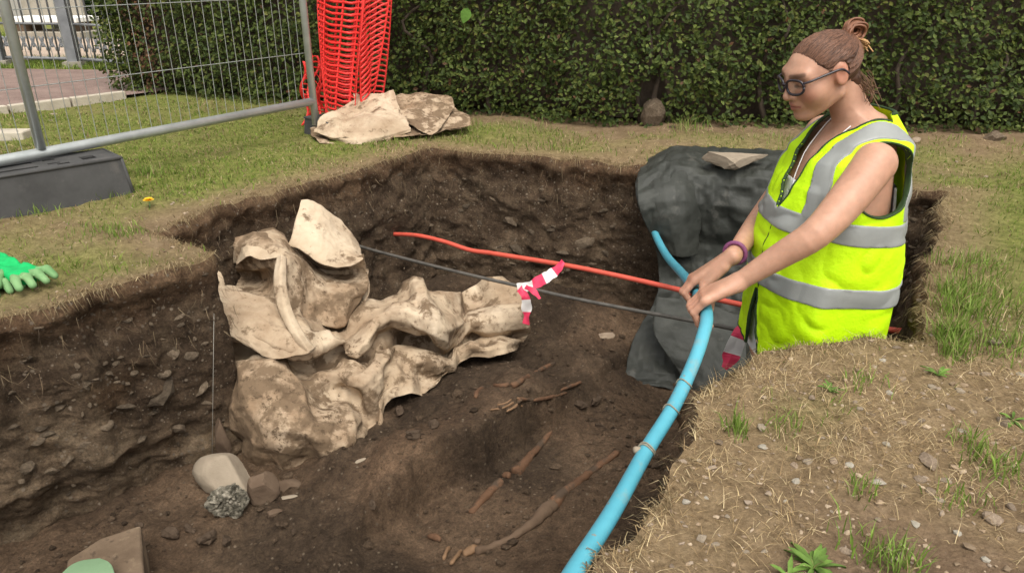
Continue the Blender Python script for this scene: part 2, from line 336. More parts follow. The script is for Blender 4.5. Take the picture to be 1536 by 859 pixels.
def skin_mat():
    m, t, b = newmat('skin'); a = attr(t)
    c = mixc(t, 1.0, a.outputs['Color'], ramp(t, nz(t, 55, 6), [(0.3, (0.9, 0.88, 0.86)), (0.7, (1.08, 1.07, 1.06))]), 'MULTIPLY')
    t.links.new(c, b.inputs['Base Color']); b.inputs['Roughness'].default_value = 0.5; b.inputs['Specular IOR Level'].default_value = 0.4
    b.inputs['Subsurface Weight'].default_value = 0.18; b.inputs['Subsurface Radius'].default_value = (0.012, 0.005, 0.003); b.inputs['Subsurface Scale'].default_value = 0.5
    bump(t, b, nz(t, 320, 4), 0.12, 0.0008); return m
M['skin'] = skin_mat()
def hair_mat():
    m, t, b = newmat('hair'); a = attr(t); t.links.new(a.outputs['Color'], b.inputs['Base Color'])
    b.inputs['Roughness'].default_value = 0.45; b.inputs['Specular IOR Level'].default_value = 0.35; return m
M['hair'] = hair_mat()
def glass_mat():
    m, t, b = newmat('lens'); tr = t.nodes.new('ShaderNodeBsdfTransparent'); tr.inputs[0].default_value = (0.9, 0.9, 0.9, 1)
    gl = t.nodes.new('ShaderNodeBsdfGlossy'); gl.inputs['Roughness'].default_value = 0.05; mx = t.nodes.new('ShaderNodeMixShader'); mx.inputs[0].default_value = 0.08
    out = [n for n in t.nodes if n.type == 'OUTPUT_MATERIAL'][0]
    t.links.new(tr.outputs[0], mx.inputs[1]); t.links.new(gl.outputs[0], mx.inputs[2]); t.links.new(mx.outputs[0], out.inputs[0]); return m
M['lens'] = glass_mat()

# ------------------------------------------------------------------ implicit surfaces (sparse surface nets)
def smin(a, b, k):
    h = np.maximum(k - np.abs(a - b), 0) / k; return np.minimum(a, b) - h * h * k * 0.25
def smax(a, b, k): return -smin(-a, -b, k)
def d_cap(P, a, b, ra, rb):
    a = np.asarray(a, float); b = np.asarray(b, float); ab = b - a
    t = np.clip(((P - a) @ ab) / (ab @ ab + 1e-12), 0, 1)
    return np.linalg.norm(P - a - t[:, None] * ab, axis=1) - (ra + (rb - ra) * t)
def d_sph(P, c, r): return np.linalg.norm(P - np.asarray(c, float), axis=1) - r
def d_ell(P, c, r):
    r = np.asarray(r, float); q = (P - np.asarray(c, float)); k0 = np.linalg.norm(q / r, axis=1); k1 = np.linalg.norm(q / (r * r), axis=1)
    return k0 * (k0 - 1) / (k1 + 1e-9)
def implicit(f, lo, hi, h, B=12, newton=2):
    lo = np.array(lo, float); hi = np.array(hi, float); nb = np.ceil((hi - lo) / (h * B)).astype(int)
    I = np.stack(np.meshgrid(*[np.arange(n) for n in nb], indexing='ij'), -1).reshape(-1, 3)
    C = lo + (I + 0.5) * h * B
    d = np.concatenate([f(C[i:i + 100000]) for i in range(0, len(C), 100000)])
    I = I[np.abs(d) < h * B * 0.5 * 1.733 * 1.15]
    N = nb * B + 2; s1, s2 = N[1] * N[2], N[2]
    g = np.stack(np.meshgrid(*[np.arange(B + 1)] * 3, indexing='ij'), -1)
    ids, pos, edges = [], [], []
    for c0 in range(0, len(I), 120):
        J = I[c0:c0 + 120]; G = J[:, None, None, None, :] * B + g[None]
        D = f((lo + G.reshape(-1, 3) * h)).reshape(G.shape[:-1])
        s = D < 0
        cnt = np.zeros(D[:, :-1, :-1, :-1].shape, np.int8); 
        for dx in (0, 1):
            for dy in (0, 1):
                for dz in (0, 1): cnt += s[:, dx:B + dx, dy:B + dy, dz:B + dz]
        act = (cnt > 0) & (cnt < 8); k = np.argwhere(act)
        if len(k):
            gc = J[k[:, 0]] * B + k[:, 1:]
            acc = np.zeros((len(k), 3)); wn = np.zeros(len(k))
            off = [(x, y, z) for x in (0, 1) for y in (0, 1) for z in (0, 1)]
            vals = {o: D[k[:, 0], k[:, 1] + o[0], k[:, 2] + o[1], k[:, 3] + o[2]] for o in off}
            for a in off:
                for ax in range(3):
                    if a[ax] == 0:
                        b = list(a); b[ax] = 1; b = tuple(b); va, vb = vals[a], vals[b]
                        cr = (va < 0) != (vb < 0); t = np.where(cr, va / np.where(cr, va - vb, 1), 0)
                        p = np.array(a, float)[None] + t[:, None] * (np.array(b) - np.array(a))[None]
                        acc += p * cr[:, None]; wn += cr
            pos.append(lo + (gc + acc / wn[:, None]) * h); ids.append(gc[:, 0] * s1 + gc[:, 1] * s2 + gc[:, 2])
        for ax in range(3):
            sl0 = [slice(None), slice(0, B), slice(0, B), slice(0, B)]; sl1 = list(sl0); sl1[ax + 1] = slice(1, B + 1)
            a, b = s[tuple(sl0)], s[tuple(sl1)]; e = np.argwhere(a != b)
            if len(e):
                ge = J[e[:, 0]] * B + e[:, 1:]; fl = a[e[:, 0], e[:, 1], e[:, 2], e[:, 3]]
                edges.append((ax, ge, fl))
    ids = np.concatenate(ids); pos = np.concatenate(pos); od = np.argsort(ids); ids = ids[od]; pos = pos[od]
    F = []
    for ax, ge, fl in edges:
        u, v = [(1, 2), (2, 0), (0, 1)][ax]; q = []
        ok = np.ones(len(ge), bool)
        for du, dv in ((-1, -1), (0, -1), (0, 0), (-1, 0)):
            c = ge.copy(); c[:, u] += du; c[:, v] += dv
            key = c[:, 0] * s1 + c[:, 1] * s2 + c[:, 2]; j = np.searchsorted(ids, key); j = np.minimum(j, len(ids) - 1)
            ok &= (ids[j] == key) & (c.min(1) >= 0); q.append(j)
        q = np.stack(q, 1); q = np.where(fl[:, None], q, q[:, ::-1]); F.append(q[ok])
    F = np.concatenate(F)
    for _ in range(newton):
        n, dd = grad(f, pos, h * 0.4); pos = pos - n * np.clip(dd, -h * 0.6, h * 0.6)[:, None]
    return pos, F
def grad(f, P, e):
    K = np.array([(1, -1, -1), (-1, -1, 1), (-1, 1, -1), (1, 1, 1)], float)
    V = [f(P + e * k) for k in K]; n = sum(v[:, None] * k for v, k in zip(V, K)); d = sum(V) / 4
    ln = np.linalg.norm(n, axis=1)[:, None] + 1e-12; g = ln[:, 0] / (4 * e)
    return n / ln, d / np.maximum(g, 0.4)

# ------------------------------------------------------------------ trench plan
TR = [(-0.885, 2.075), (-1.23, 2.33), (-0.41, 3.52), (0.57, 3.23), (1.69, 2.77), (1.21, 2.0), (0.99, 1.53), (0.585, 1.515), (0.38, 1.28),
      (0.23, 0.99), (0.10, 0.81), (-0.45, 0.0), (-1.2, -1.1), (-2.4, 0.3), (-1.27, 1.65)]
TRA = np.array(TR)
def seg_d(P, A, Bp):
    ab = Bp - A; t = np.clip(((P - A) @ ab) / (ab @ ab), 0, 1); return np.linalg.norm(P - A - t[:, None] * ab, axis=1)
def poly_d(P, poly, closed=True):
    n = len(poly); m = np.full(len(P), 1e9)
    for i in range(n if closed else n - 1): m = np.minimum(m, seg_d(P, poly[i], poly[(i + 1) % n]))
    return m
def inside(P, poly):
    r = np.zeros(len(P), bool); n = len(poly)
    for i in range(n):
        a, b = poly[i], poly[(i + 1) % n]
        c = ((a[1] > P[:, 1]) != (b[1] > P[:, 1])); x = (b[0] - a[0]) * (P[:, 1] - a[1]) / (b[1] - a[1] + 1e-15) + a[0]
        r ^= c & (P[:, 0] < x)
    return r
# dense, slightly ragged outline
def outline():
    out = []; n = len(TR)
    for i in range(n):
        a, b = TRA[i], TRA[(i + 1) % n]; L = np.linalg.norm(b - a); m = max(2, int(L / 0.02))
        for k in range(m): out.append(a + (b - a) * k / m)
    P = np.array(out)
    for _ in range(3): P = (np.roll(P, 1, 0) + 2 * P + np.roll(P, -1, 0)) / 4
    T = np.roll(P, -1, 0) - np.roll(P, 1, 0); T /= np.linalg.norm(T, axis=1)[:, None]; Nn = np.stack([-T[:, 1], T[:, 0]], 1)
    if not inside((P[:1] + Nn[:1] * 0.05), TRA)[0]: Nn = -Nn
    calm = sstep(0.02, 0.22, np.linalg.norm(P - TRA[0], axis=1)) * 0.85 + 0.15
    P = P + Nn * (calm * (0.022 * fbm(P, 5, 3, 3) + 0.012 * vnoise(P, 31, 9)))[:, None]
    return P, Nn
OUT, OUTN = outline()

def gz(P):
    P = np.asarray(P, float); d = np.linalg.norm(P - np.array((0, 2.0)), axis=-1); a = np.clip(3.0 / (d + 1e-6), 0.15, 1)
    z = a * (0.016 * fbm(P, 2.2, 3, 21) + 0.007 * fbm(P, 14, 3, 5))
    z = z + 0.012 * sstep(0.1, 1.0, P[..., 0]) * sstep(1.9, 1.2, P[..., 1]) * fbm(P, 7, 2, 31)
    return z
def gz1(x, y): return float(gz(np.array([[x, y]]))[0])

def cover(P):
    """share of green grass, dry straw on the ground at plan points (rest is bare soil)"""
    P = np.asarray(P, float); x, y = P[:, 0], P[:, 1]; de = poly_d(P, TRA)
    n1 = fbm(P, 1.7, 4, 41); n2 = fbm(P, 5.5, 4, 43)
    g = np.full(len(P), 0.92)
    bank = sstep(1.62, 1.42, y) * (x > -0.4)                         # trampled bank on the right
    strip = sstep(3.0, 3.3, y) * sstep(-0.9, 0.5, x)                 # thin grass in front of the hedge
    left = sstep(2.9, 2.5, y) * (x < -0.6)
    g = g * (1 - 1.0 * bank) * (1 - 0.52 * strip) * (1 - 0.48 * left)
    rgt = sstep(1.05, 1.3, x) * sstep(1.5, 1.7, y) * sstep(3.3, 2.6, y); g = np.maximum(g, 0.85 * rgt)
    g = g + (0.36 * n1 + 0.22 * n2) * (1 - 1.0 * bank)
    g = g * (0.15 + 0.85 * sstep(0.03, 0.30, de)) 
    g = np.where(bank > 0.5, np.maximum(g, 0.3 * sstep(1.15, 1.5, n1 + 0.3 * n2)), g)
    hed = np.where(x < -0.76, 4.54 - (x + 0.76) * 0.355, np.where(x < 0.48, 4.54 - (x + 0.76) * 0.435, 4.0 - (x - 0.48) * 0.083))
    g = g * (1 - 0.85 * sstep(0.25, 0.02, hed - y) * (x > -1.2))
    dry = np.full(len(P), 0.78) + 0.35 * n2
    dry = np.where(bank > 0.5, 0.22 + 0.62 * sstep(0.30, 0.03, de) + 0.9 * n1 + 0.45 * n2, dry)
    dry = dry * (1 - 0.7 * sstep(0.3, 0.05, hed - y) * (x > -1.2))
    dry = dry - 0.35 * left * sstep(0.25, 0.05, de)
    return np.clip(g, 0, 1), np.clip(dry, 0, 1)

def build_ground():
    pts = [OUT]
    def grid(x0, x1, y0, y1, s):
        X, Y = np.meshgrid(np.arange(x0, x1, s), np.arange(y0, y1, s)); P = np.stack([X.ravel(), Y.ravel()], 1)
        return P + RNG.uniform(-0.3, 0.3, P.shape) * s
    near = grid(-3.2, 3.4, -1.6, 5.0, 0.05); bank = grid(0.05, 2.0, 0.35, 1.75, 0.02); lf = grid(-2.0, -0.8, 1.3, 3.0, 0.025)
    far = grid(-14, 14, -8, 16, 0.5); far = far[~((far[:, 0] > -3.2) & (far[:, 0] < 3.4) & (far[:, 1] > -1.6) & (far[:, 1] < 5.0))]
    big = grid(-400, 400, -400, 400, 40.0); big = big[np.abs(big).max(1) > 16]
    near = near[~((near[:, 0] > 0.05) & (near[:, 0] < 2.0) & (near[:, 1] > 0.35) & (near[:, 1] < 1.75))]
    near = near[~((near[:, 0] > -2.0) & (near[:, 0] < -0.8) & (near[:, 1] > 1.3) & (near[:, 1] < 3.0))]
    n = len(OUT)
    for G in (near, bank, lf, far, big):
        keep = ~inside(G, OUT); G = G[keep]; dd = poly_d(G, TRA); 
        close = dd < 0.1
        if close.any():
            Gc = G[close]; D = np.min(np.linalg.norm(Gc[:, None] - OUT[None], axis=2), 1); m = np.ones(len(G), bool); m[np.where(close)[0][D < 0.015]] = False; G = G[m]
        pts.append(G)
    P = np.concatenate(pts)
    v, e, f, *_ = delaunay_2d_cdt([Vector(p) for p in P], [(i, (i + 1) % n) for i in range(n)], [], 0, 1e-6)
    P = np.array([q[:] for q in v]); F = np.array([t for t in f if len(t) == 3])
    F = F[~inside(P[F].mean(1), OUT)]
    # plan triangles up
    a, b, c = P[F[:, 0]], P[F[:, 1]], P[F[:, 2]]; cr = (b[:, 0] - a[:, 0]) * (c[:, 1] - a[:, 1]) - (b[:, 1] - a[:, 1]) * (c[:, 0] - a[:, 0])
    F = np.where((cr < 0)[:, None], F[:, ::-1], F)
    g, d = cover(P); V = np.column_stack([P, gz(P)])
    return tag(mk('ground', V, F, M['turf'], None, True, np.column_stack([g, d, 1 - g])), 'mown turf and bare soil around the trench', None, None, 'structure')
GROUND = build_ground()

# ------------------------------------------------------------------ trench walls and floor
WCOLS = {}
def build_walls():
    n = len(OUT); rows = np.concatenate([np.linspace(0, 0.06, 5), np.linspace(0.072, 0.80, 64), [0.86, 0.93, 1.0]]); R = len(rows)
    lw = sstep(-0.5, -0.8, OUT[:, 0]) * sstep(2.5, 2.2, OUT[:, 1]); BAT = 0.085 - 0.075 * lw; LWK = np.tile(1 - 0.6 * lw, R)
    z0 = gz(OUT); V = np.zeros((R, n, 3)); C = np.ones((R, n, 3))
    for r, d in enumerate(rows):
        base = OUT + OUTN * (d * BAT)[:, None]
        V[r, :, :2] = base; V[r, :, 2] = z0 - d * 1.0
    P = V.reshape(-1, 3)
    k = np.repeat(sstep(0.0, 0.05, rows), n)
    turf = 0.016 * np.repeat(np.exp(-((rows - 0.03) / 0.025) ** 2), n) - 0.020 * np.repeat(np.exp(-((rows - 0.12) / 0.06) ** 2), n)
    disp = turf + k * (0.034 * LWK * fbm(P, 4.5, 3, 61) + 0.016 * fbm(P, 17, 4, 63) + 0.010 * np.abs(fbm(P, 38, 3, 65)))
    disp = disp * (0.35 + 0.65 * np.tile(sstep(0.02, 0.2, np.linalg.norm(OUT - TRA[0], axis=1)), R)) - 0.06 * np.tile(lw * sstep(0.05, 0.3, np.linalg.norm(OUT - TRA[0], axis=1)), R) * np.repeat(sstep(0.48, 0.60, rows), n)
    w1, c1 = worley(P * np.array((1, 1, 1.7)), 16, 5); w2, c2 = worley(P, 36, 7); stony = sstep(0.22, 0.45, np.repeat(rows, n) + 0.15 * fbm(P, 3, 3, 71))
    disp = disp + k * ((0.010 + 0.020 * stony) * np.maximum(0.75 - w1, 0) * c1 + 0.010 * np.maximum(0.7 - w2, 0) * c2)
    V = (P + np.column_stack([np.tile(OUTN, (R, 1)) * disp[:, None], k * 0.008 * vnoise(P, 24, 67)])).reshape(R, n, 3)
    V[0] = np.column_stack([OUT, z0])
    dep = np.repeat(rows, n)
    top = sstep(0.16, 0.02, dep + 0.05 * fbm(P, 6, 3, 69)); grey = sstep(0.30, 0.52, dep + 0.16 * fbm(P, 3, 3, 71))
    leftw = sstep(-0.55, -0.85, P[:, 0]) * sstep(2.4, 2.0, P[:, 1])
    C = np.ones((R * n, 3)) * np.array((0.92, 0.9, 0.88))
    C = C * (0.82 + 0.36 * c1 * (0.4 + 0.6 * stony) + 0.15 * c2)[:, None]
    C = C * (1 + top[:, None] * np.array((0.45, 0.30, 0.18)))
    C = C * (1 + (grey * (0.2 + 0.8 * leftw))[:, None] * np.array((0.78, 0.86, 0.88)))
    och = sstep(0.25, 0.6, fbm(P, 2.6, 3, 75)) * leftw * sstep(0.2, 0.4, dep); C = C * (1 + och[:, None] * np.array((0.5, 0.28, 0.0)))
    i = np.arange(n); F = []
    for r in range(R - 1):
        F.append(np.stack([r * n + i, r * n + (i + 1) % n, (r + 1) * n + (i + 1) % n, (r + 1) * n + i], 1))
    F = np.concatenate(F)
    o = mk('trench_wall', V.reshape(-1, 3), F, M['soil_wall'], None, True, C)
    return tag(o, 'dark soil face of the trench with embedded stones', None, None, 'structure')
WALL = build_walls()
def bvh_of(o):
    me = o.data; return BVHTree.FromPolygons([v.co for v in me.vertices], [p.vertices[:] for p in me.polygons])
WBVH = bvh_of(WALL)

TE = np.array([atz(x, y, -0.68)[:2] for x, y in ((900, 560), (838, 622), (770, 668), (700, 718), (630, 742), (560, 790), (470, 880))])
def step_coords(P):
    """signed distance up-slope from the soil step and position along it"""
    x, y = P[:, 0], P[:, 1]; d = poly_d(P, TE, False); i = np.argmin(np.stack([seg_d(P, TE[k], TE[k + 1]) for k in range(len(TE) - 1)]), 0)
    a, b = TE[i], TE[i + 1]; sgn = np.sign((b[:, 0] - a[:, 0]) * (y - a[:, 1]) - (b[:, 1] - a[:, 1]) * (x - a[:, 0]))
    return -d * sgn + 0.022 * fbm(P, 9, 4, 81) + 0.012 * vnoise(P, 34, 84), np.clip((i + ((P - a) * (b - a)).sum(1) / ((b - a) ** 2).sum(1)) / 6.0, 0, 1)
def floorz(P):
    P = np.asarray(P, float); x, y = P[:, 0], P[:, 1]
    z = np.full(len(P), -0.665)
    z = z - 0.07 * sstep(0.35, 0.6, x) * sstep(1.9, 2.3, y) - 0.2 * sstep(0.45, 0.6, x) * sstep(2.1, 1.9, y)   # deeper towards the worker
    sd_, t = step_coords(P)
    hgt = 0.15 * sstep(0.02, 0.25, t) * sstep(1.0, 0.62, t)
    z = z + (hgt * (0.92 + 0.0 * x) + 0.02 * fbm(P, 16, 3, 97) * sstep(0.08, 0.0, np.abs(sd_))) * sstep(-0.012, 0.018, sd_) * (1 - 0.75 * sstep(0.08, 0.42, sd_)) - 0.045 * sstep(0.03, -0.05, sd_) * sstep(-0.5, -0.25, sd_) * sstep(1.0, 0.8, t)
    z = z + 0.09 * np.exp(-(((x - 0.02) / 0.22) ** 2 + ((y - 3.0) / 0.22) ** 2)) + 0.05 * sstep(2.75, 3.2, y)
    z = z + 0.018 * fbm(P, 3.2, 3, 83) + 0.014 * fbm(P, 11, 4, 85) * (0.5 + sstep(-0.3, 0.5, fbm(P, 1.6, 2, 87))) + 0.009 * np.abs(fbm(P, 30, 3, 89)) + 0.012 * np.maximum(0.62 - worley(np.column_stack([P, 0 * x]), 17, 3)[0], 0) * sstep(-0.2, 0.4, fbm(P, 2.1, 2, 95))
    return z
def onfloor(px, py):
    z = -0.68
    for _ in range(12):
        p = atz(px, py, z); z = 0.5 * z + 0.5 * float(floorz(p[None, :2])[0])
    return atz(px, py, z)
def build_floor():
    s = 0.014; X, Y = np.meshgrid(np.arange(-2.3, 1.9, s), np.arange(0.0, 3.7, s)); P = np.stack([X.ravel(), Y.ravel()], 1)
    P[:] += RNG.uniform(-0.3, 0.3, P.shape) * s
    ok = inside(P, TRA) | (poly_d(P, TRA) < 0.10); ny, nx = X.shape
    idx = np.arange(ny * nx).reshape(ny, nx); F = np.stack([idx[:-1, :-1], idx[:-1, 1:], idx[1:, 1:], idx[1:, :-1]], -1).reshape(-1, 4)
    F = F[ok[F].all(1)]; u = np.unique(F); m = np.zeros(ny * nx, int); m[u] = np.arange(len(u)); P = P[u]; F = m[F]
    z = floorz(P)
    C = np.ones((len(P), 3)) * 0.80
    pale = sstep(0.0, 0.6, fbm(P, 2.0, 3, 91) + 0.9 * np.exp(-(((P[:, 0] + 0.35) / 0.4) ** 2 + ((P[:, 1] - 1.75) / 0.3) ** 2)))
    C = C * (1 + 0.75 * pale[:, None] * np.array((1.0, 0.9, 0.82)))
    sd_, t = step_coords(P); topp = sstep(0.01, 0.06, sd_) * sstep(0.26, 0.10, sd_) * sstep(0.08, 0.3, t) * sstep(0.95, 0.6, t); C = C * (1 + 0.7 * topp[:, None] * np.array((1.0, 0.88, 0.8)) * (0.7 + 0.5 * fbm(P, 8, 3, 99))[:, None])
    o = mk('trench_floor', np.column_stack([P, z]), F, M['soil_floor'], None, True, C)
    return tag(o, 'trodden brown soil at the bottom of the trench', None, None, 'structure')
FLOOR = build_floor()

# loose clods on the floor
def clods():
    V0, F0 = _ICO[1]; Vs, Fs, Cs = [], [], []; b = 0
    P = np.column_stack([RNG.uniform(-1.6, 1.2, 12000), RNG.uniform(1.2, 3.3, 12000)]); P = P[inside(P, TRA) & (poly_d(P, TRA) > 0.02)]
    dens = 0.35 + 0.65 * sstep(-0.2, 0.5, fbm(P, 2.5, 3, 93)); P = P[RNG.uniform(size=len(P)) < dens][:5200]
    z = floorz(P); R = 0.0025 + 0.009 * RNG.uniform(size=len(P)) ** 4 + 0.012 * (RNG.uniform(size=len(P)) < 0.03)
    for p, zz, r in zip(P, z, R):
        V = V0 * (1 + 0.35 * RNG.uniform(-1, 1, (len(V0), 1))) * np.array((1, RNG.uniform(0.6, 1), RNG.uniform(0.5, 0.9))) * r
        Vs.append(V + np.array((p[0], p[1], zz + r * 0.15))); Fs.append(F0 + b); b += len(V0); Cs.append(np.full((len(V0), 3), RNG.uniform(0.7, 1.5)))
    tag(mk('soil_crumbs', np.concatenate(Vs), np.concatenate(Fs), M['soil_floor'], None, False, np.concatenate(Cs)), 'loose crumbs of soil scattered over the trench floor', 'soil', None, 'stuff')
clods()

# stones embedded in the trench faces: children of the wall
STONE_ME = []
for k in range(10):
    V, F = stone_geo(100 + k, 2 if k < 6 else 1, [0.55, 0.7, 0.4, 0.6, 0.8, 0.45, 0.6, 0.5, 0.7, 0.4][k])
    me = bpy.data.meshes.new('stone'); me.from_pydata([tuple(v) for v in V], [], [tuple(int(i) for i in f) for f in F]); STONE_ME.append(me)
def stone_obj(name, k, loc, size, rot, mat, parent=None):
    me = STONE_ME[k % 10]
    if not me.materials: me.materials.append(None)
    o = bpy.data.objects.new(name, me); COL.objects.link(o); o.material_slots[0].link = 'OBJECT'; o.material_slots[0].material = mat
    o.rotation_euler = rot; o.scale = (size, size, size) if np.isscalar(size) else size
    put(o, parent, loc); return o
def inset(P, Q):  # inward normal of plan segment
    n = np.array((-(Q[1] - P[1]), Q[0] - P[0])); n /= np.linalg.norm(n)
    m = (np.array(P) + np.array(Q)) / 2
    return n if inside((m + n * 0.05)[None], TRA)[0] else -n
OA = ((-1.27, 1.65), (-0.885, 2.075)); CD = ((-0.41, 3.52), (0.57, 3.23)); BC = ((-1.23, 2.33), (-0.41, 3.52)); DE = ((0.57, 3.23), (1.69, 2.77)); FE = ((1.21, 2.0), (1.69, 2.77))
def wall_stones():
    k = 0
    big = [(OA, [(108, 533, 9), (58, 662, 14), (140, 568, 12), (172, 546, 9), (195, 478, 8), (270, 475, 11), (272, 487, 8), (310, 462, 7), (162, 560, 8), (175, 572, 8), (190, 575, 8), (155, 545, 8), (180, 535, 7),
                 (262, 530, 16), (290, 533, 15), (300, 585, 22), (310, 605, 14), (245, 590, 30), (265, 640, 16), (278, 650, 9), (128, 666, 12), (62, 642, 13), (72, 650, 12), (130, 575, 14), (118, 564, 10), (36, 542, 7), (60, 492, 8),
                 (178, 492, 6), (190, 482, 7), (145, 505, 6), (157, 512, 6), (200, 560, 12), (20, 640, 12), (100, 690, 13), (40, 700, 16), (210, 660, 14), (230, 620, 14), (90, 610, 10), (308, 412, 6), (308, 515, 9), (80, 705, 12), (160, 640, 13), (190, 610, 16), (15, 590, 12), (250, 560, 13), (220, 535, 9)]),
           (CD, [(766, 333, 15), (905, 316, 13), (798, 350, 10), (815, 300, 11), (812, 285, 8), (870, 365, 26), (845, 380, 14), (717, 287, 6), (697, 268, 5), (682, 269, 4), (775, 375, 18), (828, 345, 10), (830, 340, 6), (768, 395, 9), (675, 352, 6), (895, 349, 7),
                 (933, 277, 5), (946, 354, 6), (700, 310, 10), (690, 315, 8), (740, 300, 10), (890, 395, 9), (908, 380, 8), (750, 370, 7), (720, 335, 8), (645, 338, 6), (668, 300, 7), (840, 262, 6), (920, 340, 7), (880, 400, 8), (850, 405, 7), (790, 392, 6)]),
           (BC, [(480, 330, 8), (540, 320, 8), (510, 345, 7), (560, 280, 6), (380, 352, 6), (430, 330, 6), (600, 262, 7), (585, 330, 8), (350, 370, 7), (340, 360, 5)]),
           (FE, [(1400, 385, 10), (1402, 350, 7), (1378, 450, 8), (1380, 420, 7), (1365, 480, 9), (1385, 330, 6)]),
           (DE, [(1372, 330, 7), (1388, 310, 6), (1370, 370, 7)])]
    for (P, Q), lst in big:
        nrm = inset(P, Q)
        for px, py, r in lst:
            hit = WBVH.ray_cast(Vector((0, 0, CAM_H)), Vector(ray(px, py)).normalized())[0]
            p = np.array(hit) if hit else onplane(px, py, P, Q)
            dist = np.linalg.norm(p - np.array((0, 0, CAM_H))); size = 0.85 * r * dist / FPX; p[:2] -= nrm * size * 0.25
            stone_obj('stone', k, p, (size, size * random.uniform(0.7, 1.0), size * random.uniform(0.6, 1.0)), (random.uniform(-0.5, 0.5), random.uniform(-0.4, 0.4), math.atan2(Q[1] - P[1], Q[0] - P[0]) + random.uniform(-0.4, 0.4)), M['wall_stone'], WALL); k += 1
    # small ones
    for (P, Q), nn in ((OA, 75), (CD, 60), (BC, 40), (DE, 16), (FE, 20)):
        P = np.array(P); Q = np.array(Q); nrm = inset(P, Q)
        for _ in range(nn):
            t = random.uniform(-0.15 if P[0] == -1.27 else 0.02, 0.98); z = -random.uniform(0.08, 0.6); s = random.uniform(0.004, 0.011)
            xy = P + (Q - P) * t + nrm * 0.3
            hit = WBVH.ray_cast(Vector((xy[0], xy[1], z)), Vector((-nrm[0], -nrm[1], 0)))[0]
            if hit is None: continue
            stone_obj('stone', 6 + k, hit, s, (random.uniform(0, 6), random.uniform(0, 6), 0), M['wall_stone'], WALL); k += 1
wall_stones()

# ------------------------------------------------------------------ grass
def blades(name, P, H, W, lean, col, label, z=None, lean_dir=None, cat='grass', droop=0.0):
    n = len(P); P3 = np.column_stack([P, gz(P) if z is None else z]); a = RNG.uniform(0, 2 * math.pi, n)
    b = RNG.uniform(0, 2 * math.pi, n) if lean_dir is None else lean_dir
    wd = np.column_stack([np.cos(a), np.sin(a), np.zeros(n)]) * (W / 2)[:, None]
    ld = np.column_stack([np.cos(b), np.sin(b), np.zeros(n)]); up = np.array((0, 0, 1.0))
    c = np.cos(lean); s_ = np.sin(lean)
    mid = P3 + ld * (H * 0.5 * s_ * 0.7)[:, None] + up * (H * 0.55 * c)[:, None]
    tip = P3 + ld * (H * s_)[:, None] + up * (H * (c * 0.95 - droop * s_))[:, None]
    base = P3 - up * 0.003
    V = np.stack([base - wd, base + wd, mid + wd * 0.8, mid - wd * 0.8, tip], 1).reshape(-1, 3)
    o = (np.arange(n) * 5)[:, None]; F = np.concatenate([o + np.array((0, 1, 2)), o + np.array((0, 2, 3)), o + np.array((3, 2, 4))])
    return tag(mk(name, V, F, M['blade'], None, False, np.repeat(col, 5, 0)), label, cat, None, 'stuff')
def pick(base, n, var): 
    base = np.array(base); return base[RNG.integers(0, len(base), n)] * (1 + var * RNG.uniform(-1, 1, (n, 1)))
GREEN = [(0.13, 0.19, 0.028), (0.17, 0.235, 0.04), (0.10, 0.155, 0.022), (0.22, 0.25, 0.065)]
STRAW = [(0.38, 0.29, 0.16), (0.31, 0.22, 0.115), (0.47, 0.37, 0.22), (0.22, 0.15, 0.08)]
def samples(n, x0, x1, y0, y1):
    P = np.column_stack([RNG.uniform(x0, x1, n), RNG.uniform(y0, y1, n)]); return P[~inside(P, OUT)]
hed_y = lambda x: np.where(x < -0.76, 4.54 - (x + 0.76) * 0.355, np.where(x < 0.48, 4.54 - (x + 0.76) * 0.435, 4.0 - (x - 0.48) * 0.083))
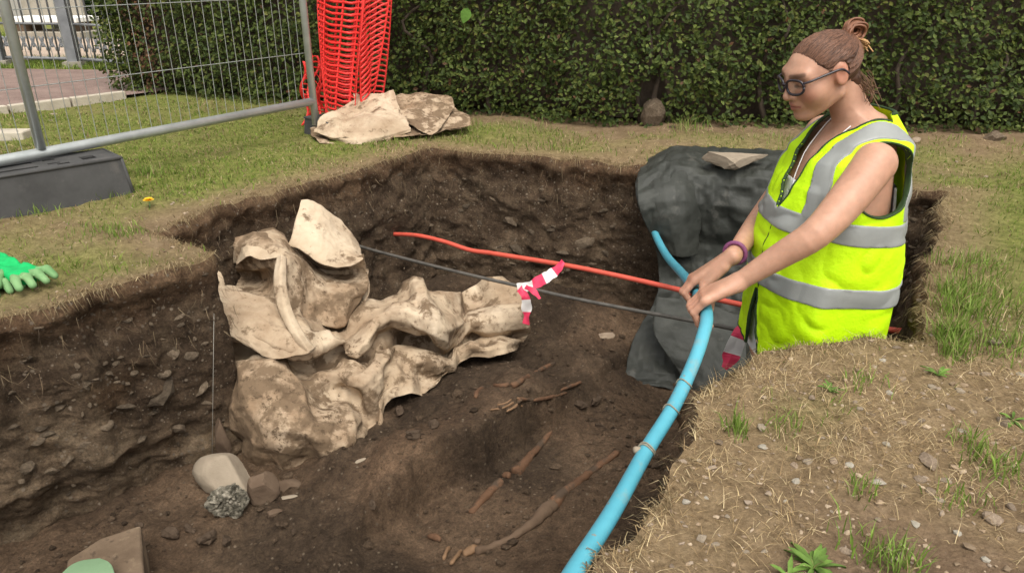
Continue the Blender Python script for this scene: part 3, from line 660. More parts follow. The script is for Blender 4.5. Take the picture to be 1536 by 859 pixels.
def lawn():
    gp, gh, gw, gl, gc = [], [], [], [], []; sp, sh_, sw, sl, scn = [], [], [], [], []
    regs = [(42000, -0.2, 2.0, 0.3, 1.7, 0.0020), (9000, 1.0, 2.4, 1.4, 2.9, 0.0028), (24000, -0.9, 3.2, 2.8, 4.15, 0.004), (20000, -2.4, -0.4, 1.3, 3.6, 0.003), (30000, -4.2, -0.5, 2.7, 5.3, 0.0045), (5000, 2.0, 3.2, 0.5, 2.9, 0.004)]
    for n, x0, x1, y0, y1, wd in regs:
        P = samples(n * 2, x0, x1, y0, y1); P = P[P[:, 1] < hed_y(P[:, 0]) + 0.03]
        pth = np.array([(-3.06, 4.45), (-2.65, 4.99)]); P = P[~((P[:, 1] - 4.45) > (P[:, 0] + 3.06) * 1.3)]
        g, d = cover(P); u = RNG.uniform(size=len(P)); clump = sstep(-0.5, 0.6, fbm(P, 9, 3, 101))
        k = u < g * 0.75 * (0.35 + 0.65 * clump); Q = P[k]; m = len(Q); far = (Q[:, 1] > 3.0) & (Q[:, 0] < -0.3)
        gp.append(Q); gh.append(RNG.uniform(0.008, 0.026, m) * (1 + 0.9 * (fbm(Q, 4, 2, 103) > 0.45)) * (1 - 0.25 * far)); gw.append(np.full(m, wd) * RNG.uniform(0.7, 1.3, m)); gl.append(RNG.uniform(0.3, 1.2, m))
        c = pick(GREEN, m, 0.25); dryish = RNG.uniform(size=(m, 1)) < 0.22; gc.append(np.where(dryish, pick(STRAW, m, 0.2) * 0.8, c))
        u = RNG.uniform(size=len(P)); k = (~k) & (u < d * (1 - 0.7 * g) * (0.85 if wd == 0.0020 else 0.62) * (0.2 + 0.8 * clump)); Q = P[k]; m = len(Q)
        sp.append(Q); bk = wd == 0.0020; sh_.append(RNG.uniform(0.012, 0.055, m) if bk else RNG.uniform(0.008, 0.036, m)); sw.append(np.full(m, wd * 0.75) * RNG.uniform(0.6, 1.2, m)); sl.append(RNG.uniform(1.0, 1.52, m)); scn.append(pick(STRAW, m, 0.25) * (1.2 if bk else 1.0))
    cat = np.concatenate
    blades('grass', cat(gp), cat(gh), cat(gw), cat(gl), cat(gc), 'short green grass growing round the trench')
    blades('dry_grass', cat(sp), cat(sh_), cat(sw), cat(sl), cat(scn), 'dry straw-coloured grass lying on the turf')
    # fringe of dry roots and stalks hanging over the cut edge
    i = RNG.integers(0, len(OUT), 22000); P = OUT[i] + RNG.normal(size=(22000, 2)) * 0.008 - OUTN[i] * RNG.uniform(0, 0.035, 22000)[:, None]
    k = (P[:, 1] > 0.5); i, P = i[k], P[k]; m = len(P); ang = np.arctan2(OUTN[i][:, 1], OUTN[i][:, 0]) + RNG.normal(size=m) * 0.7
    cl = sstep(-0.35, 0.55, fbm(P, 12, 3, 107)); k = RNG.uniform(size=m) < 0.25 + 0.75 * cl; P, ang = P[k], ang[k]; m = len(P)
    blades('edge_fringe', P, RNG.uniform(0.012, 0.05, m), RNG.uniform(0.0012, 0.0026, m), RNG.uniform(0.9, 1.65, m), pick(STRAW, m, 0.3) * 0.8, 'dry stalks fringing the cut edge of the trench', None, ang, droop=0.75)
    # roots hanging from the faces
    i = RNG.integers(0, len(OUT), 2600); z = -RNG.uniform(0.02, 0.22, 2600) ; P = OUT[i] + OUTN[i] * (0.02 + 0.03 * RNG.uniform(size=2600))[:, None]; k = P[:, 1] > 1.3; i, z, P = i[k], z[k], P[k]; m = len(P)
    ang = np.arctan2(OUTN[i][:, 1], OUTN[i][:, 0]) + RNG.normal(size=m)
    blades('hanging_roots', P, RNG.uniform(0.02, 0.07, m), RNG.uniform(0.001, 0.002, m), RNG.uniform(2.2, 2.9, m), pick([(0.16, 0.11, 0.065), (0.10, 0.07, 0.045), (0.24, 0.18, 0.11)], m, 0.3), 'fine roots hanging from the upper trench face', z, ang, cat='roots')
lawn()

def tufts(spots, label, green=0.9):
    Ps, Hs = [], []
    for px, py, n, r, h in spots:
        P = atz(px, py, 0)[:2] + RNG.normal(size=(n, 2)) * r; P = P[~inside(P, OUT)]; Ps.append(P); Hs.append(RNG.uniform(0.45, 1.0, len(P)) * h)
    P = np.concatenate(Ps); m = len(P)
    cc = np.where(RNG.uniform(size=(m, 1)) < green, pick([(0.17, 0.26, 0.045), (0.23, 0.31, 0.075), (0.13, 0.20, 0.032)], m, 0.25), pick(STRAW, m, 0.2))
    blades('grass_tufts', P, np.concatenate(Hs), RNG.uniform(0.0018, 0.0034, m), RNG.uniform(0.05, 0.9, m), cc, label)
tufts([(1102, 636, 60, 0.014, 0.07), (1180, 628, 40, 0.016, 0.05), (1290, 575, 50, 0.03, 0.04), (1292, 730, 40, 0.016, 0.05), (1465, 665, 60, 0.02, 0.06), (1500, 700, 90, 0.035, 0.06), (1330, 825, 130, 0.03, 0.06), (1440, 740, 40, 0.03, 0.05)],
      'tufts of green grass among pebbles on the bare bank')
tufts([(1425, 505, 200, 0.02, 0.09), (1442, 470, 220, 0.03, 0.09), (1432, 528, 130, 0.02, 0.07), (1470, 440, 200, 0.05, 0.08), (1450, 400, 200, 0.06, 0.07), (1500, 520, 150, 0.04, 0.07), (1432, 440, 140, 0.02, 0.07)],
      'long green grass hanging over the trench side behind the worker', 0.85)
tufts([(150, 345, 150, 0.05, 0.035), (190, 350, 150, 0.045, 0.035), (60, 320, 100, 0.05, 0.05), (150, 300, 120, 0.03, 0.05), (225, 268, 120, 0.03, 0.06)],
      'green grass clumps round the black fence foot', 0.85)
tufts([(1030, 200, 120, 0.05, 0.10), (990, 185, 60, 0.03, 0.12), (800, 195, 120, 0.08, 0.06), (700, 190, 120, 0.08, 0.06), (1180, 215, 60, 0.08, 0.06)],
      'grass growing up at the foot of the hedge', 0.7)

def leaf_geo(P0, d, nrm, L, W, curl=0.0):
    d = d / np.linalg.norm(d); s_ = np.cross(nrm, d); s_ /= np.linalg.norm(s_) + 1e-9
    pts = []
    for t, w_ in ((0, 0.1), (0.3, 0.75), (0.62, 1.0), (0.85, 0.65), (1, 0.05)):
        c = P0 + d * L * t - nrm * curl * t * t * L + nrm * 0.25 * L * t * (1 - t); pts += [c - s_ * W / 2 * w_, c - nrm * 0.06 * L, c + s_ * W / 2 * w_]
    F = []
    for k in range(4): a = k * 3; F += [(a, a + 1, a + 4, a + 3), (a + 1, a + 2, a + 5, a + 4)]
    return pts, F
def rosette(px, py, n, L, label, name='dandelion_plant', group=None):
    p = atz(px, py, 0); p[2] = gz1(p[0], p[1]); t = thing(name, p, label, 'weed', group)
    for k in range(n):
        a = k * 2.4 + random.uniform(-0.3, 0.3); el = random.uniform(0.25, 0.9); d = np.array((math.cos(a) * math.cos(el), math.sin(a) * math.cos(el), math.sin(el)))
        nr = np.array((-math.cos(a) * math.sin(el), -math.sin(a) * math.sin(el), math.cos(el))); V, F = leaf_geo(p, d, nr, L * random.uniform(0.6, 1.1), L * random.uniform(0.16, 0.28), 0.35)
        V = np.array(V); V += RNG.normal(size=V.shape) * L * 0.015; c = np.array((0.13, 0.22, 0.045)) * random.uniform(0.75, 1.25)
        mk('leaf', V, F, M['blade'], t, True, np.tile(c, (len(V), 1)))
rosette(1222, 842, 20, 0.046, 'leafy green dandelion rosette beside bare soil on the bank')
rosette(1185, 858, 8, 0.036, 'broad-leaved green weed beside the dandelion rosette', 'weed_plant')
rosette(1408, 560, 7, 0.035, 'small green weed seedling near the long grass by the trench', 'weed_plant')
rosette(1520, 625, 8, 0.035, 'small green weed among pebbles on the bare bank', 'weed_plant')
rosette(1245, 590, 7, 0.03, 'flat green weed seedling behind the pebbles on the dry bank', 'weed_plant')

# yellow dandelion flower
def flower():
    p = atz(225, 312, 0); p[2] = gz1(p[0], p[1]); t = thing('dandelion_flower', p, 'yellow dandelion flower in the grass beside the black fence foot', 'flower')
    mb = MB(); mb.tube([p, p + np.array((0.002, 0, 0.015)), p + np.array((0, 0, 0.028))], 0.0018, 6); mb.build('stem', M['glove_tip'], t, True)
    c = p + np.array((0, 0, 0.028)); V, F = [], []
    for ring, (n, L, el) in enumerate(((16, 0.020, 0.15), (14, 0.017, 0.5), (10, 0.012, 0.95))):
        for k in range(n):
            a = 2 * math.pi * (k + 0.5 * ring) / n + random.uniform(-0.1, 0.1); d = np.array((math.cos(a) * math.cos(el), math.sin(a) * math.cos(el), math.sin(el))); s_ = np.array((-math.sin(a), math.cos(a), 0)) * 0.0032
            b = len(V); V += [c - s_ * 0.5, c + s_ * 0.5, c + d * L * 0.7 + s_, c + d * L + s_ * 0.4, c + d * L - s_ * 0.4, c + d * L * 0.7 - s_]; F += [(b, b + 1, b + 2, b + 3, b + 4, b + 5)]
    mk('petals', V, F, M['yellow_petal'], t, False)
flower()

# pebbles on the bank: the larger ones singly, the rest as gravel
def pebbles():
    big = [(1053, 797, 11, 'pale_stone', 'oblong cream stone standing on end at the bank edge'), (1074, 802, 8, 'pale_stone', 'round white pebble beside the oblong cream stone'), (1318, 712, 12, 'grey_slab', 'grey-white stone with chips beside dry stalks on the bank'),
           (1396, 686, 17, 'stone', 'flat grey-brown stone slab on the bank'), (1494, 772, 14, 'stone', 'flat tan stone on the bare muddy patch'), (1146, 657, 11, 'grey_slab', 'greenish grey flat stone beside a grass tuft'),
           (1078, 653, 8, 'stone', 'pinkish pebble beside the grass tuft at the bank edge'), (1145, 629, 9, 'pale_stone', 'cream pebble behind the grass tuft'), (1030, 741, 7, 'grey_slab', 'grey pebble at the trench edge near the pipe'),
           (1382, 627, 7, None, None), (1335, 588, 7, None, None), (1218, 598, 8, None, None), (1355, 633, 8, None, None), (1425, 609, 7, None, None), (1492, 519, 12, None, None), (1460, 613, 7, None, None), (1507, 627, 11, None, None), (1382, 709, 9, None, None),
           (1398, 727, 9, None, None), (1423, 709, 9, None, None), (1412, 742, 8, None, None), (1520, 755, 8, None, None), (1215, 682, 10, None, None), (1250, 690, 9, None, None), (1275, 692, 8, None, None), (1195, 682, 7, None, None), (1234, 651, 5, None, None), (1400, 575, 7, None, None),
           (1354, 563, 7, None, None), (1378, 773, 8, None, None), (1354, 815, 6, None, None), (1272, 818, 10, None, None), (1148, 816, 6, None, None), (1122, 815, 6, None, None), (1093, 762, 5, None, None), (1050, 678, 5, None, None), (1095, 600, 5, None, None), (1176, 548, 6, None, None),
           (1440, 580, 7, None, None), (1536, 785, 9, None, None), (1330, 660, 7, None, None), (1480, 560, 7, None, None), (1160, 570, 6, None, None), (1196, 710, 9, None, None), (1300, 640, 6, None, None), (1485, 590, 6, None, None), (1530, 560, 8, None, None), (1445, 640, 6, None, None), (1290, 615, 5, None, None), (1370, 690, 6, None, None),
           (1025, 770, 4, None, None), (1180, 745, 5, None, None), (1060, 735, 5, None, None), (1130, 700, 5, None, None), (1110, 680, 5, None, None), (1250, 760, 5, None, None), (1320, 770, 5, None, None), (1440, 790, 6, None, None), (1480, 830, 6, None, None), (1010, 835, 6, None, None), (1195, 640, 4, None, None), (1520, 690, 6, None, None), (1345, 520, 7, None, None), (1325, 535, 6, None, None)]
    for k, (px, py, r, mt, lab) in enumerate(big):
        p = atz(px, py, 0); dist = np.linalg.norm(p - np.array((0, 0, CAM_H))); s = r * dist / FPX; fl = random.uniform(0.55, 0.9)
        if inside(p[None, :2], OUT)[0]: continue
        p[2] = gz1(p[0], p[1]) + s * 0.12
        m = M[mt] if mt else random.choice([M['stone'], M['stone'], M['pale_stone'], M['grey_slab']])
        o = stone_obj('pebble', k, p, (s, s * random.uniform(0.75, 1), s * fl), (random.uniform(-0.2, 0.2), random.uniform(-0.2, 0.2), random.uniform(0, 6) if k > 2 else 0.4), m)
        if k == 0: o.rotation_euler = (0.2, -0.9, 0.9)
        tag(o, lab or 'small pale pebble lying on the trampled bank', 'stone', 'pebbles on the bank' )
    P = samples(7000, 0.05, 2.1, 0.35, 1.75); g, d = cover(P); P = P[RNG.uniform(size=len(P)) > 0.45 * d + 0.3 * g]
    Pl = samples(1500, -2.0, -0.7, 1.4, 2.8); Pb = samples(700, -0.3, 3.0, 3.0, 4.0); V0, F0 = _ICO[1]; Vs, Fs, Cs = [], [], []; b = 0
    allp = np.concatenate([P, Pl[:450], Pb[:260]]); allz = gz(allp)
    for j, p in enumerate(allp):
        s = random.uniform(0.0013, 0.0055) if random.random() < 0.92 else random.uniform(0.005, 0.009); V = V0 * (1 + 0.42 * RNG.uniform(-1, 1, (len(V0), 1))) * np.array((1, random.uniform(0.45, 0.9), random.uniform(0.3, 0.6))) * s
        a = random.uniform(0, 6.28); V = V @ np.array([[math.cos(a), -math.sin(a), 0], [math.sin(a), math.cos(a), 0], [0, 0, 1]]); Vs.append(V + np.array((p[0], p[1], allz[j] + 0.2 * s))); Fs.append(F0 + b); b += len(V0); Cs.append(np.tile(random.choice([(1, 1, 1), (1.3, 1.28, 1.2), (0.65, 0.6, 0.52), (1.05, 0.98, 0.86)]), (len(V0), 1)))
    tag(mk('gravel', np.concatenate(Vs), np.concatenate(Fs), M['gravel'], None, False, np.concatenate(Cs)), 'small gravel scattered over the turf and bank', 'gravel', None, 'stuff')
pebbles()

# ------------------------------------------------------------------ hedge
def hedge():
    line = np.array([(-2.84, 5.28), (-0.76, 4.54), (0.48, 4.02), (2.8, 3.83), (5.2, 3.7)]); H = 1.75; TH = 0.9
    seg = np.linalg.norm(np.diff(line, axis=0), axis=1); cum = np.concatenate([[0], np.cumsum(seg)])
    t = thing('clipped_hedge', (0.5, 4.4, 0), 'long clipped green hedge standing behind the trench', 'hedge')
    def at(s):
        i = np.clip(np.searchsorted(cum, s, side='right') - 1, 0, len(seg) - 1); f = ((s - cum[i]) / seg[i])[:, None]
        T = (line[i + 1] - line[i]) / seg[i][:, None]; return line[i] + f * (line[i + 1] - line[i]), np.column_stack([T[:, 1], -T[:, 0]])
    # solid dark core added inside the hedge to block light
    s = np.linspace(0, cum[-1], 60); A, N = at(s); zz = np.linspace(0.03, H - 0.08, 12); V = []
    prof = [(0.22, z) for z in zz] + [(TH - 0.15, z) for z in zz[::-1]]; k = len(prof)
    for a, n in zip(A, N): V += [(a[0] - n[0] * d, a[1] - n[1] * d, z) for d, z in prof]
    V = np.array(V); V[:, :2] += 0.04 * np.column_stack([vnoise(V, 5, 1), vnoise(V, 5, 2)])
    F = [(i * k + j, (i + 1) * k + j, (i + 1) * k + (j + 1) % k, i * k + (j + 1) % k) for i in range(len(s) - 1) for j in range(k)] + [tuple(range(k)), tuple((len(s) - 1) * k + j for j in range(k))[::-1]]
    mk('light_block_core', V, F, M['bark'], t, True)
    n = 95000
    face = RNG.choice(3, n, p=[0.80, 0.12, 0.08]); s = RNG.uniform(0, cum[-1], n); low = RNG.uniform(size=n) < 0.72; z = np.where(low, RNG.uniform(0.0, 0.85, n), RNG.uniform(0.85, H, n))
    depth = RNG.uniform(0, 1, n) ** 1.6 * 0.24; nrm = np.zeros((n, 3)); A, N = at(s); nrm[:, :2] = N; C = np.zeros((n, 3))
    C[:, :2] = A; C[:, 2] = z
    lump = 0.055 * fbm(C, 2.6, 3, 201) + 0.05 * fbm(C, 8, 2, 203)
    C[:, :2] += N * (lump - depth - 0.03)[:, None]
    tp = face == 1; C[tp, 2] = H + lump[tp] - depth[tp] * 0.6; C[tp, :2] = A[tp] - N[tp] * RNG.uniform(0, TH, tp.sum())[:, None]; nrm[tp] = (0, 0, 1)
    e = face == 2; T0 = (line[1] - line[0]) / seg[0]; n0 = np.array((T0[1], -T0[0])); q = RNG.uniform(0, TH, e.sum())
    C[e, :2] = line[0] - n0 * q[:, None] + T0 * (depth[e] - lump[e])[:, None]; nrm[e] = (-T0[0], -T0[1], 0)
    # natural holes and thin foot
    hole = np.zeros(n, bool)
    for px, py, r in ((980, 138, 0.085), (735, 90, 0.05), (620, 175, 0.05), (790, 160, 0.05), (1140, 165, 0.05), (1320, 170, 0.05)):
        p = aty(px, py, 4.05 if px > 700 else 4.4); dd = np.linalg.norm((C - p) * np.array((1, 0.25, 1)), axis=1); hole |= dd < r * (0.7 + 0.5 * RNG.uniform(size=n))
    thin = (face != 1) & (C[:, 2] < 0.14) & (RNG.uniform(size=n) < 0.15)
    clump = fbm(C, 5.5, 3, 207); keep = ~hole & ~thin & (RNG.uniform(size=n) < 0.55 + 0.45 * sstep(-0.5, 0.2, clump)); C, nrm, depth, face, clump = C[keep], nrm[keep], depth[keep], face[keep], clump[keep]; n = len(C)
    nd = nrm * 0.8 + np.array((0, 0, 0.55)) + RNG.normal(size=(n, 3)) * 0.45; nd /= np.linalg.norm(nd, axis=1)[:, None]
    d = RNG.normal(size=(n, 3)); d -= nd * (d * nd).sum(1)[:, None]; d /= np.linalg.norm(d, axis=1)[:, None]; sd2 = np.cross(nd, d)
    L = RNG.uniform(0.018, 0.036, n)[:, None]; W = L * RNG.uniform(0.5, 0.72, n)[:, None]
    V = np.stack([C - d * L * 0.5, C - d * L * 0.05 + sd2 * W * 0.5 + nd * L * 0.10, C + d * L * 0.28 + sd2 * W * 0.36 + nd * L * 0.07, C + d * L * 0.5, C + d * L * 0.28 - sd2 * W * 0.36 + nd * L * 0.07, C - d * L * 0.05 - sd2 * W * 0.5 + nd * L * 0.10], 1).reshape(-1, 3)
    o = (np.arange(n) * 6)[:, None]; F = np.concatenate([o + np.array(q) for q in ((0, 1, 2, 3), (0, 3, 4, 5))])
    col = pick([(0.045, 0.066, 0.013), (0.066, 0.090, 0.018), (0.090, 0.115, 0.025), (0.033, 0.052, 0.011)], n, 0.3)
    yg = RNG.uniform(size=n) < 0.06 + 0.12 * sstep(0.2, 0.7, clump); col[yg] = pick([(0.085, 0.10, 0.02), (0.105, 0.11, 0.025)], yg.sum(), 0.25)
    br = (RNG.uniform(size=n) < 0.012) | ((np.abs(C[:, 0] + 2.45 + 0.12 * vnoise(C, 3, 5)) < 0.12) & (RNG.uniform(size=n) < 0.5)); col[br] = pick([(0.12, 0.06, 0.03), (0.09, 0.05, 0.025)], br.sum(), 0.3)
    tag(mk('foliage', V, F, M['leaf'], t, False, np.repeat(col, 6, 0)), None, None, None, 'stuff')
    # stems showing in the gaps
    rr = np.random.default_rng(5)
    for px in (735, 962, 978, 1000, 1150, 1330, 1460, 640, 560):
        p = atz(px, 190, 0); y0 = float(hed_y(np.array(p[0]))) + 0.16; p = np.array((p[0] * y0 / p[1], y0, 0)); P = [p + np.array((rr.normal() * 0.03 * k, rr.normal() * 0.02 * k, 0.17 * k)) for k in range(5)]
        V, F = tube_geo(catmull(P, 14), np.linspace(0.018, 0.006, 14), 6); mk('stem', V, F, M['bark'], t, True)
    # one large pale leaf
    p = aty(702, 24, 4.25); V, F = leaf_geo(p + np.array((-0.02, -0.12, -0.03)), np.array((0.3, -0.2, 0.8)), np.array((0.1, -0.95, 0.2)), 0.085, 0.06, 0.1)
    o = mk('large_leaf', V, F, M['leaf'], t, True, np.tile((0.13, 0.26, 0.05), (15, 1))); tag(o, 'large bright green leaf poking out of the hedge')
hedge()
for px, py, r, lab, mt in ((980, 175, 30, 'upright grey boulder under the hole in the hedge', 'wall_stone'), (1010, 192, 9, 'small brown stone at the hedge foot beside the grey boulder', 'wall_stone'), (1492, 203, 16, 'rounded brown stone half hidden at the hedge foot', 'wall_stone'), (1372, 212, 10, 'flat grey stone at the hedge foot behind the worker', 'stone')):
    p = atz(px, min(py + r * 0.5, 215), 0); s = r * np.linalg.norm(p) / FPX
    o = stone_obj('boulder', {30: 4, 9: 1, 16: 0, 10: 3}[r], (p[0], p[1], s * (0.55 if r == 30 else 0.3)), (s * (0.75 if r == 30 else 1), s * 0.8, s * (1.5 if r == 30 else 1)), (0.1, 0.1, r), M[mt]); tag(o, lab, 'stone')

# ------------------------------------------------------------------ temporary steel fence
FB = np.array(atz(470, 152, 0.18)); FA0 = np.array(atz(62, 228, 0.18)); FD = (FB - FA0); FLEN = np.linalg.norm(FD); FD = FD / FLEN; FN = np.array((FD[1], -FD[0], 0))
FA = FA0 - FD * FLEN * 1.05
def fence():
    t = thing('mesh_fence', (FB[0], FB[1], 0), 'galvanised steel mesh fence panel standing on black feet', 'fence')
    Z0, Z1 = 0.18, 2.05; r = 0.0185
    for p, z in ((FA, 0.06), (FB, 0.06)): MB().tube([(p[0], p[1], z), (p[0], p[1], 1.0), (p[0], p[1], Z1)], r, 14).build('upright', M['steel'], t, True)
    p = FA0 + FN * 0.006; MB().tube([(p[0], p[1], Z0 + 0.012), (p[0], p[1], 1.0), (p[0], p[1], Z1)], 0.0165, 14).build('middle_upright', M['steel'], t, True)
    for z, nm in ((Z0, 'bottom_rail'), (Z1, 'top_rail')): MB().tube([(FA[0], FA[1], z), ((FA[0] + FB[0]) / 2, (FA[1] + FB[1]) / 2, z - 0.004), (FB[0], FB[1], z)], 0.0195, 14).build(nm, M['steel'], t, True)
    L = np.linalg.norm(FB - FA); n = int(L / 0.046)
    me = None
    for k in range(1, n):
        q = FA + FD * (L * k / n) - FN * 0.014
        if me is None:
            o = MB().tube([(0, 0, Z0), (0.004, 0, 0.8), (0, 0, Z1)], 0.0015, 5, False).build('vertical_wire', M['wire'], t, True); me = o.data
        else:
            o = bpy.data.objects.new('vertical_wire', me); COL.objects.link(o)
        put(o, t, (q[0], q[1], 0)); o.rotation_euler = (0, random.uniform(-0.004, 0.004), random.uniform(0, 6))
    for z in np.arange(Z0 + 0.235, Z1, 0.26):
        a = FA - FN * 0.018; b = FB - FN * 0.018; MB().tube([(a[0], a[1], z), ((a[0] + b[0]) / 2, (a[1] + b[1]) / 2, z - 0.006), (b[0], b[1], z)], 0.0018, 5, False).build('horizontal_wire', M['wire'], t, True)
fence()

def foot_block(name, c, rz, L, W, H, label):
    """moulded rubber foot: tapered body with slots sunk into its top"""
    t = thing(name, (c[0], c[1], 0), label, 'fence foot'); ux = np.array((math.cos(rz), math.sin(rz), 0)); uy = np.array((-math.sin(rz), math.cos(rz), 0))
    slots = [(-0.40, 0.22, 0.05, 0.12), (-0.40, -0.22, 0.05, 0.12), (-0.16, -0.22, 0.028, 0.10), (-0.16, 0.2, 0.03, 0.10), (0.02, -0.18, 0.10, 0.11), (0.02, 0.24, 0.10, 0.11), (0.2, -0.1, 0.03, 0.10), (0.235, -0.24, 0.03, 0.10), (0.2, 0.24, 0.03, 0.1), (0.37, -0.05, 0.035, 0.3)]
    xs = sorted({-0.5, 0.5, *[s[0] - s[2] for s in slots], *[s[0] + s[2] for s in slots]}); ys = sorted({-0.5, 0.5, *[s[1] - s[3] / 2 for s in slots], *[s[1] + s[3] / 2 for s in slots]})
    def P(x, y, z, tp=True):
        k = 1.0 if not tp else 0.955; return np.array((c[0], c[1], 0)) + ux * (x * L * k) + uy * (y * W * (0.86 if tp else 1.0)) + np.array((0, 0, z))
    V, F = [], []
    def q(*p): b = len(V); V.extend(p); F.append(tuple(range(b, b + len(p))))
    for x0, x1 in zip(xs, xs[1:]):
        for y0, y1 in zip(ys, ys[1:]):
            xm, ym = (x0 + x1) / 2, (y0 + y1) / 2; ins = any(abs(xm - s[0]) < s[2] and abs(ym - s[1]) < s[3] / 2 for s in slots); z = H - (0.045 if ins else 0)
            q(P(x0, y0, z), P(x1, y0, z), P(x1, y1, z), P(x0, y1, z))
            if ins:
                for (a, b_), (c_, d) in (((x0, y0), (x1, y0)), ((x1, y0), (x1, y1)), ((x1, y1), (x0, y1)), ((x0, y1), (x0, y0))):
                    q(P(a, b_, z), P(a, b_, H), P(c_, d, H), P(c_, d, z))
    ring_t = [P(-0.5, -0.5, H), P(0.5, -0.5, H), P(0.5, 0.5, H), P(-0.5, 0.5, H)]; ring_b = [P(-0.5, -0.5, -0.02, False), P(0.5, -0.5, -0.02, False), P(0.5, 0.5, -0.02, False), P(-0.5, 0.5, -0.02, False)]
    for k in range(4): q(ring_b[k], ring_b[(k + 1) % 4], ring_t[(k + 1) % 4], ring_t[k])
    mk('body', V, F, M['rubber'], t, False)
    bb = MB(); 
    for s_ in (-1, 1): bb.tube([P(-0.5, 0.5 * s_, H - 0.002), P(0.5, 0.5 * s_, H - 0.002)], 0.006, 8)
    bb.tube([P(0.5, -0.5, H - 0.002), P(0.5, 0.5, H - 0.002)], 0.006, 8); bb.tube([P(0.5, -0.5, H - 0.004), P(0.5, -0.5, -0.02, False)], 0.006, 8); bb.build('rounded_edge', M['rubber'], t, True)
e0, e1 = atz(203, 294, 0), atz(0, 333, 0); bd = (e0 - e1); bd /= np.linalg.norm(bd); bn = np.array((-bd[1], bd[0], 0)); bc = e0 - bd * 0.36 + bn * 0.115
foot_block('rubber_block', bc, math.atan2(bd[1], bd[0]), 0.72, 0.23, 0.15, 'long black rubber fence foot with slotted top, under the bottom rail')
fc = FB + FD * 0.06; foot_block('rubber_block', (fc[0] + 0.02, fc[1] - 0.0), math.atan2(FD[1], FD[0]) + 1.35, 0.24, 0.16, 0.085, 'short dark fence foot under the upright beside the red netting')

# red plastic barrier netting hung in folds beside the fence end
def netting():
    t = thing('barrier_netting', (-0.9, 4.05, 0), 'red plastic barrier netting hanging in folds beside the fence end', 'netting')
    Zt = 1.9
    def ribbon(pts, wvec): 
        V, F = [], []
        for p, w_ in zip(pts, wvec): V += [p - w_ / 2, p + w_ / 2]
        F = [(2 * k, 2 * k + 1, 2 * k + 3, 2 * k + 2) for k in range(len(pts) - 1)]; return V, F
    for layer, (rows, cols, x0, wd, y0, ph, fr) in enumerate(((66, 8, -1.055, 0.235, 4.00, 0.4, 9.0), (66, 8, -1.01, 0.25, 4.13, 2.0, 11.0), (66, 3, -0.80, 0.07, 4.05, 1.0, 5.0))):
        def S(u, v):
            x = x0 + wd * u + 0.030 * math.sin(u * fr + ph + 0.8 * math.sin(v * 4)) + 0.30 * v * (0.55 + 0.5 * u) - 0.02 + 0.018 * math.sin(v * 6 + u * 5 + ph); y = y0 + 0.06 * math.cos(u * fr + ph) + 0.02 * math.sin(v * 9 + u * 8)
            return np.array((x, y, 0.03 + (0.10 if layer == 2 else 0) + v * Zt + 0.03 * math.sin(u * 6 + v * 3 + ph) + (0.05 - 0.1 * u) * (1 if layer < 2 else 0)))
        for c in range(cols):
            u = c / (cols - 1); vv = np.linspace(0, 1, 60); pts = [S(u, v) for v in vv]; wv = []
            for v in vv: d = S(u + 0.01, v) - S(u - 0.01, v); wv.append(d / np.linalg.norm(d) * 0.012)
            V, F = ribbon(pts, wv); o = mk('vertical_strand', V, F, M['barrier'], t, True); solid(o, 0.0025)
        for r in range(rows):
            v = (r + 0.5) / rows; uu = np.linspace(0, 1, (cols - 1) * 4 + 1); pts = [S(u, v + 0.0014 * math.cos(u * (cols - 1) * 2 * math.pi)) for u in uu]
            V, F = ribbon(pts, [np.array((0, 0, 0.0118))] * len(pts)); o = mk('cross_strand', V, F, M['barrier'], t, True); solid(o, 0.002)
    # loose tail bunched behind the upright
    def S2(u, v): return np.array((-1.14 + 0.10 * u + 0.05 * v + 0.02 * math.sin(v * 9), 4.02 + 0.05 * math.sin(u * 7 + v * 5), 0.02 + 0.34 * v + 0.03 * math.sin(u * 5)))
    for c in range(5):
        u = c / 4; V, F = ribbon([S2(u, v) for v in np.linspace(0, 1, 24)], [np.array((0.012, 0.003, 0))] * 24); solid(mk('vertical_strand', V, F, M['barrier'], t, True), 0.0025)
    for r in range(13):
        V, F = ribbon([S2(u, (r + 0.5) / 13) for u in np.linspace(0, 1, 12)], [np.array((0, 0, 0.0075))] * 12); solid(mk('cross_strand', V, F, M['barrier'], t, True), 0.002)
netting()

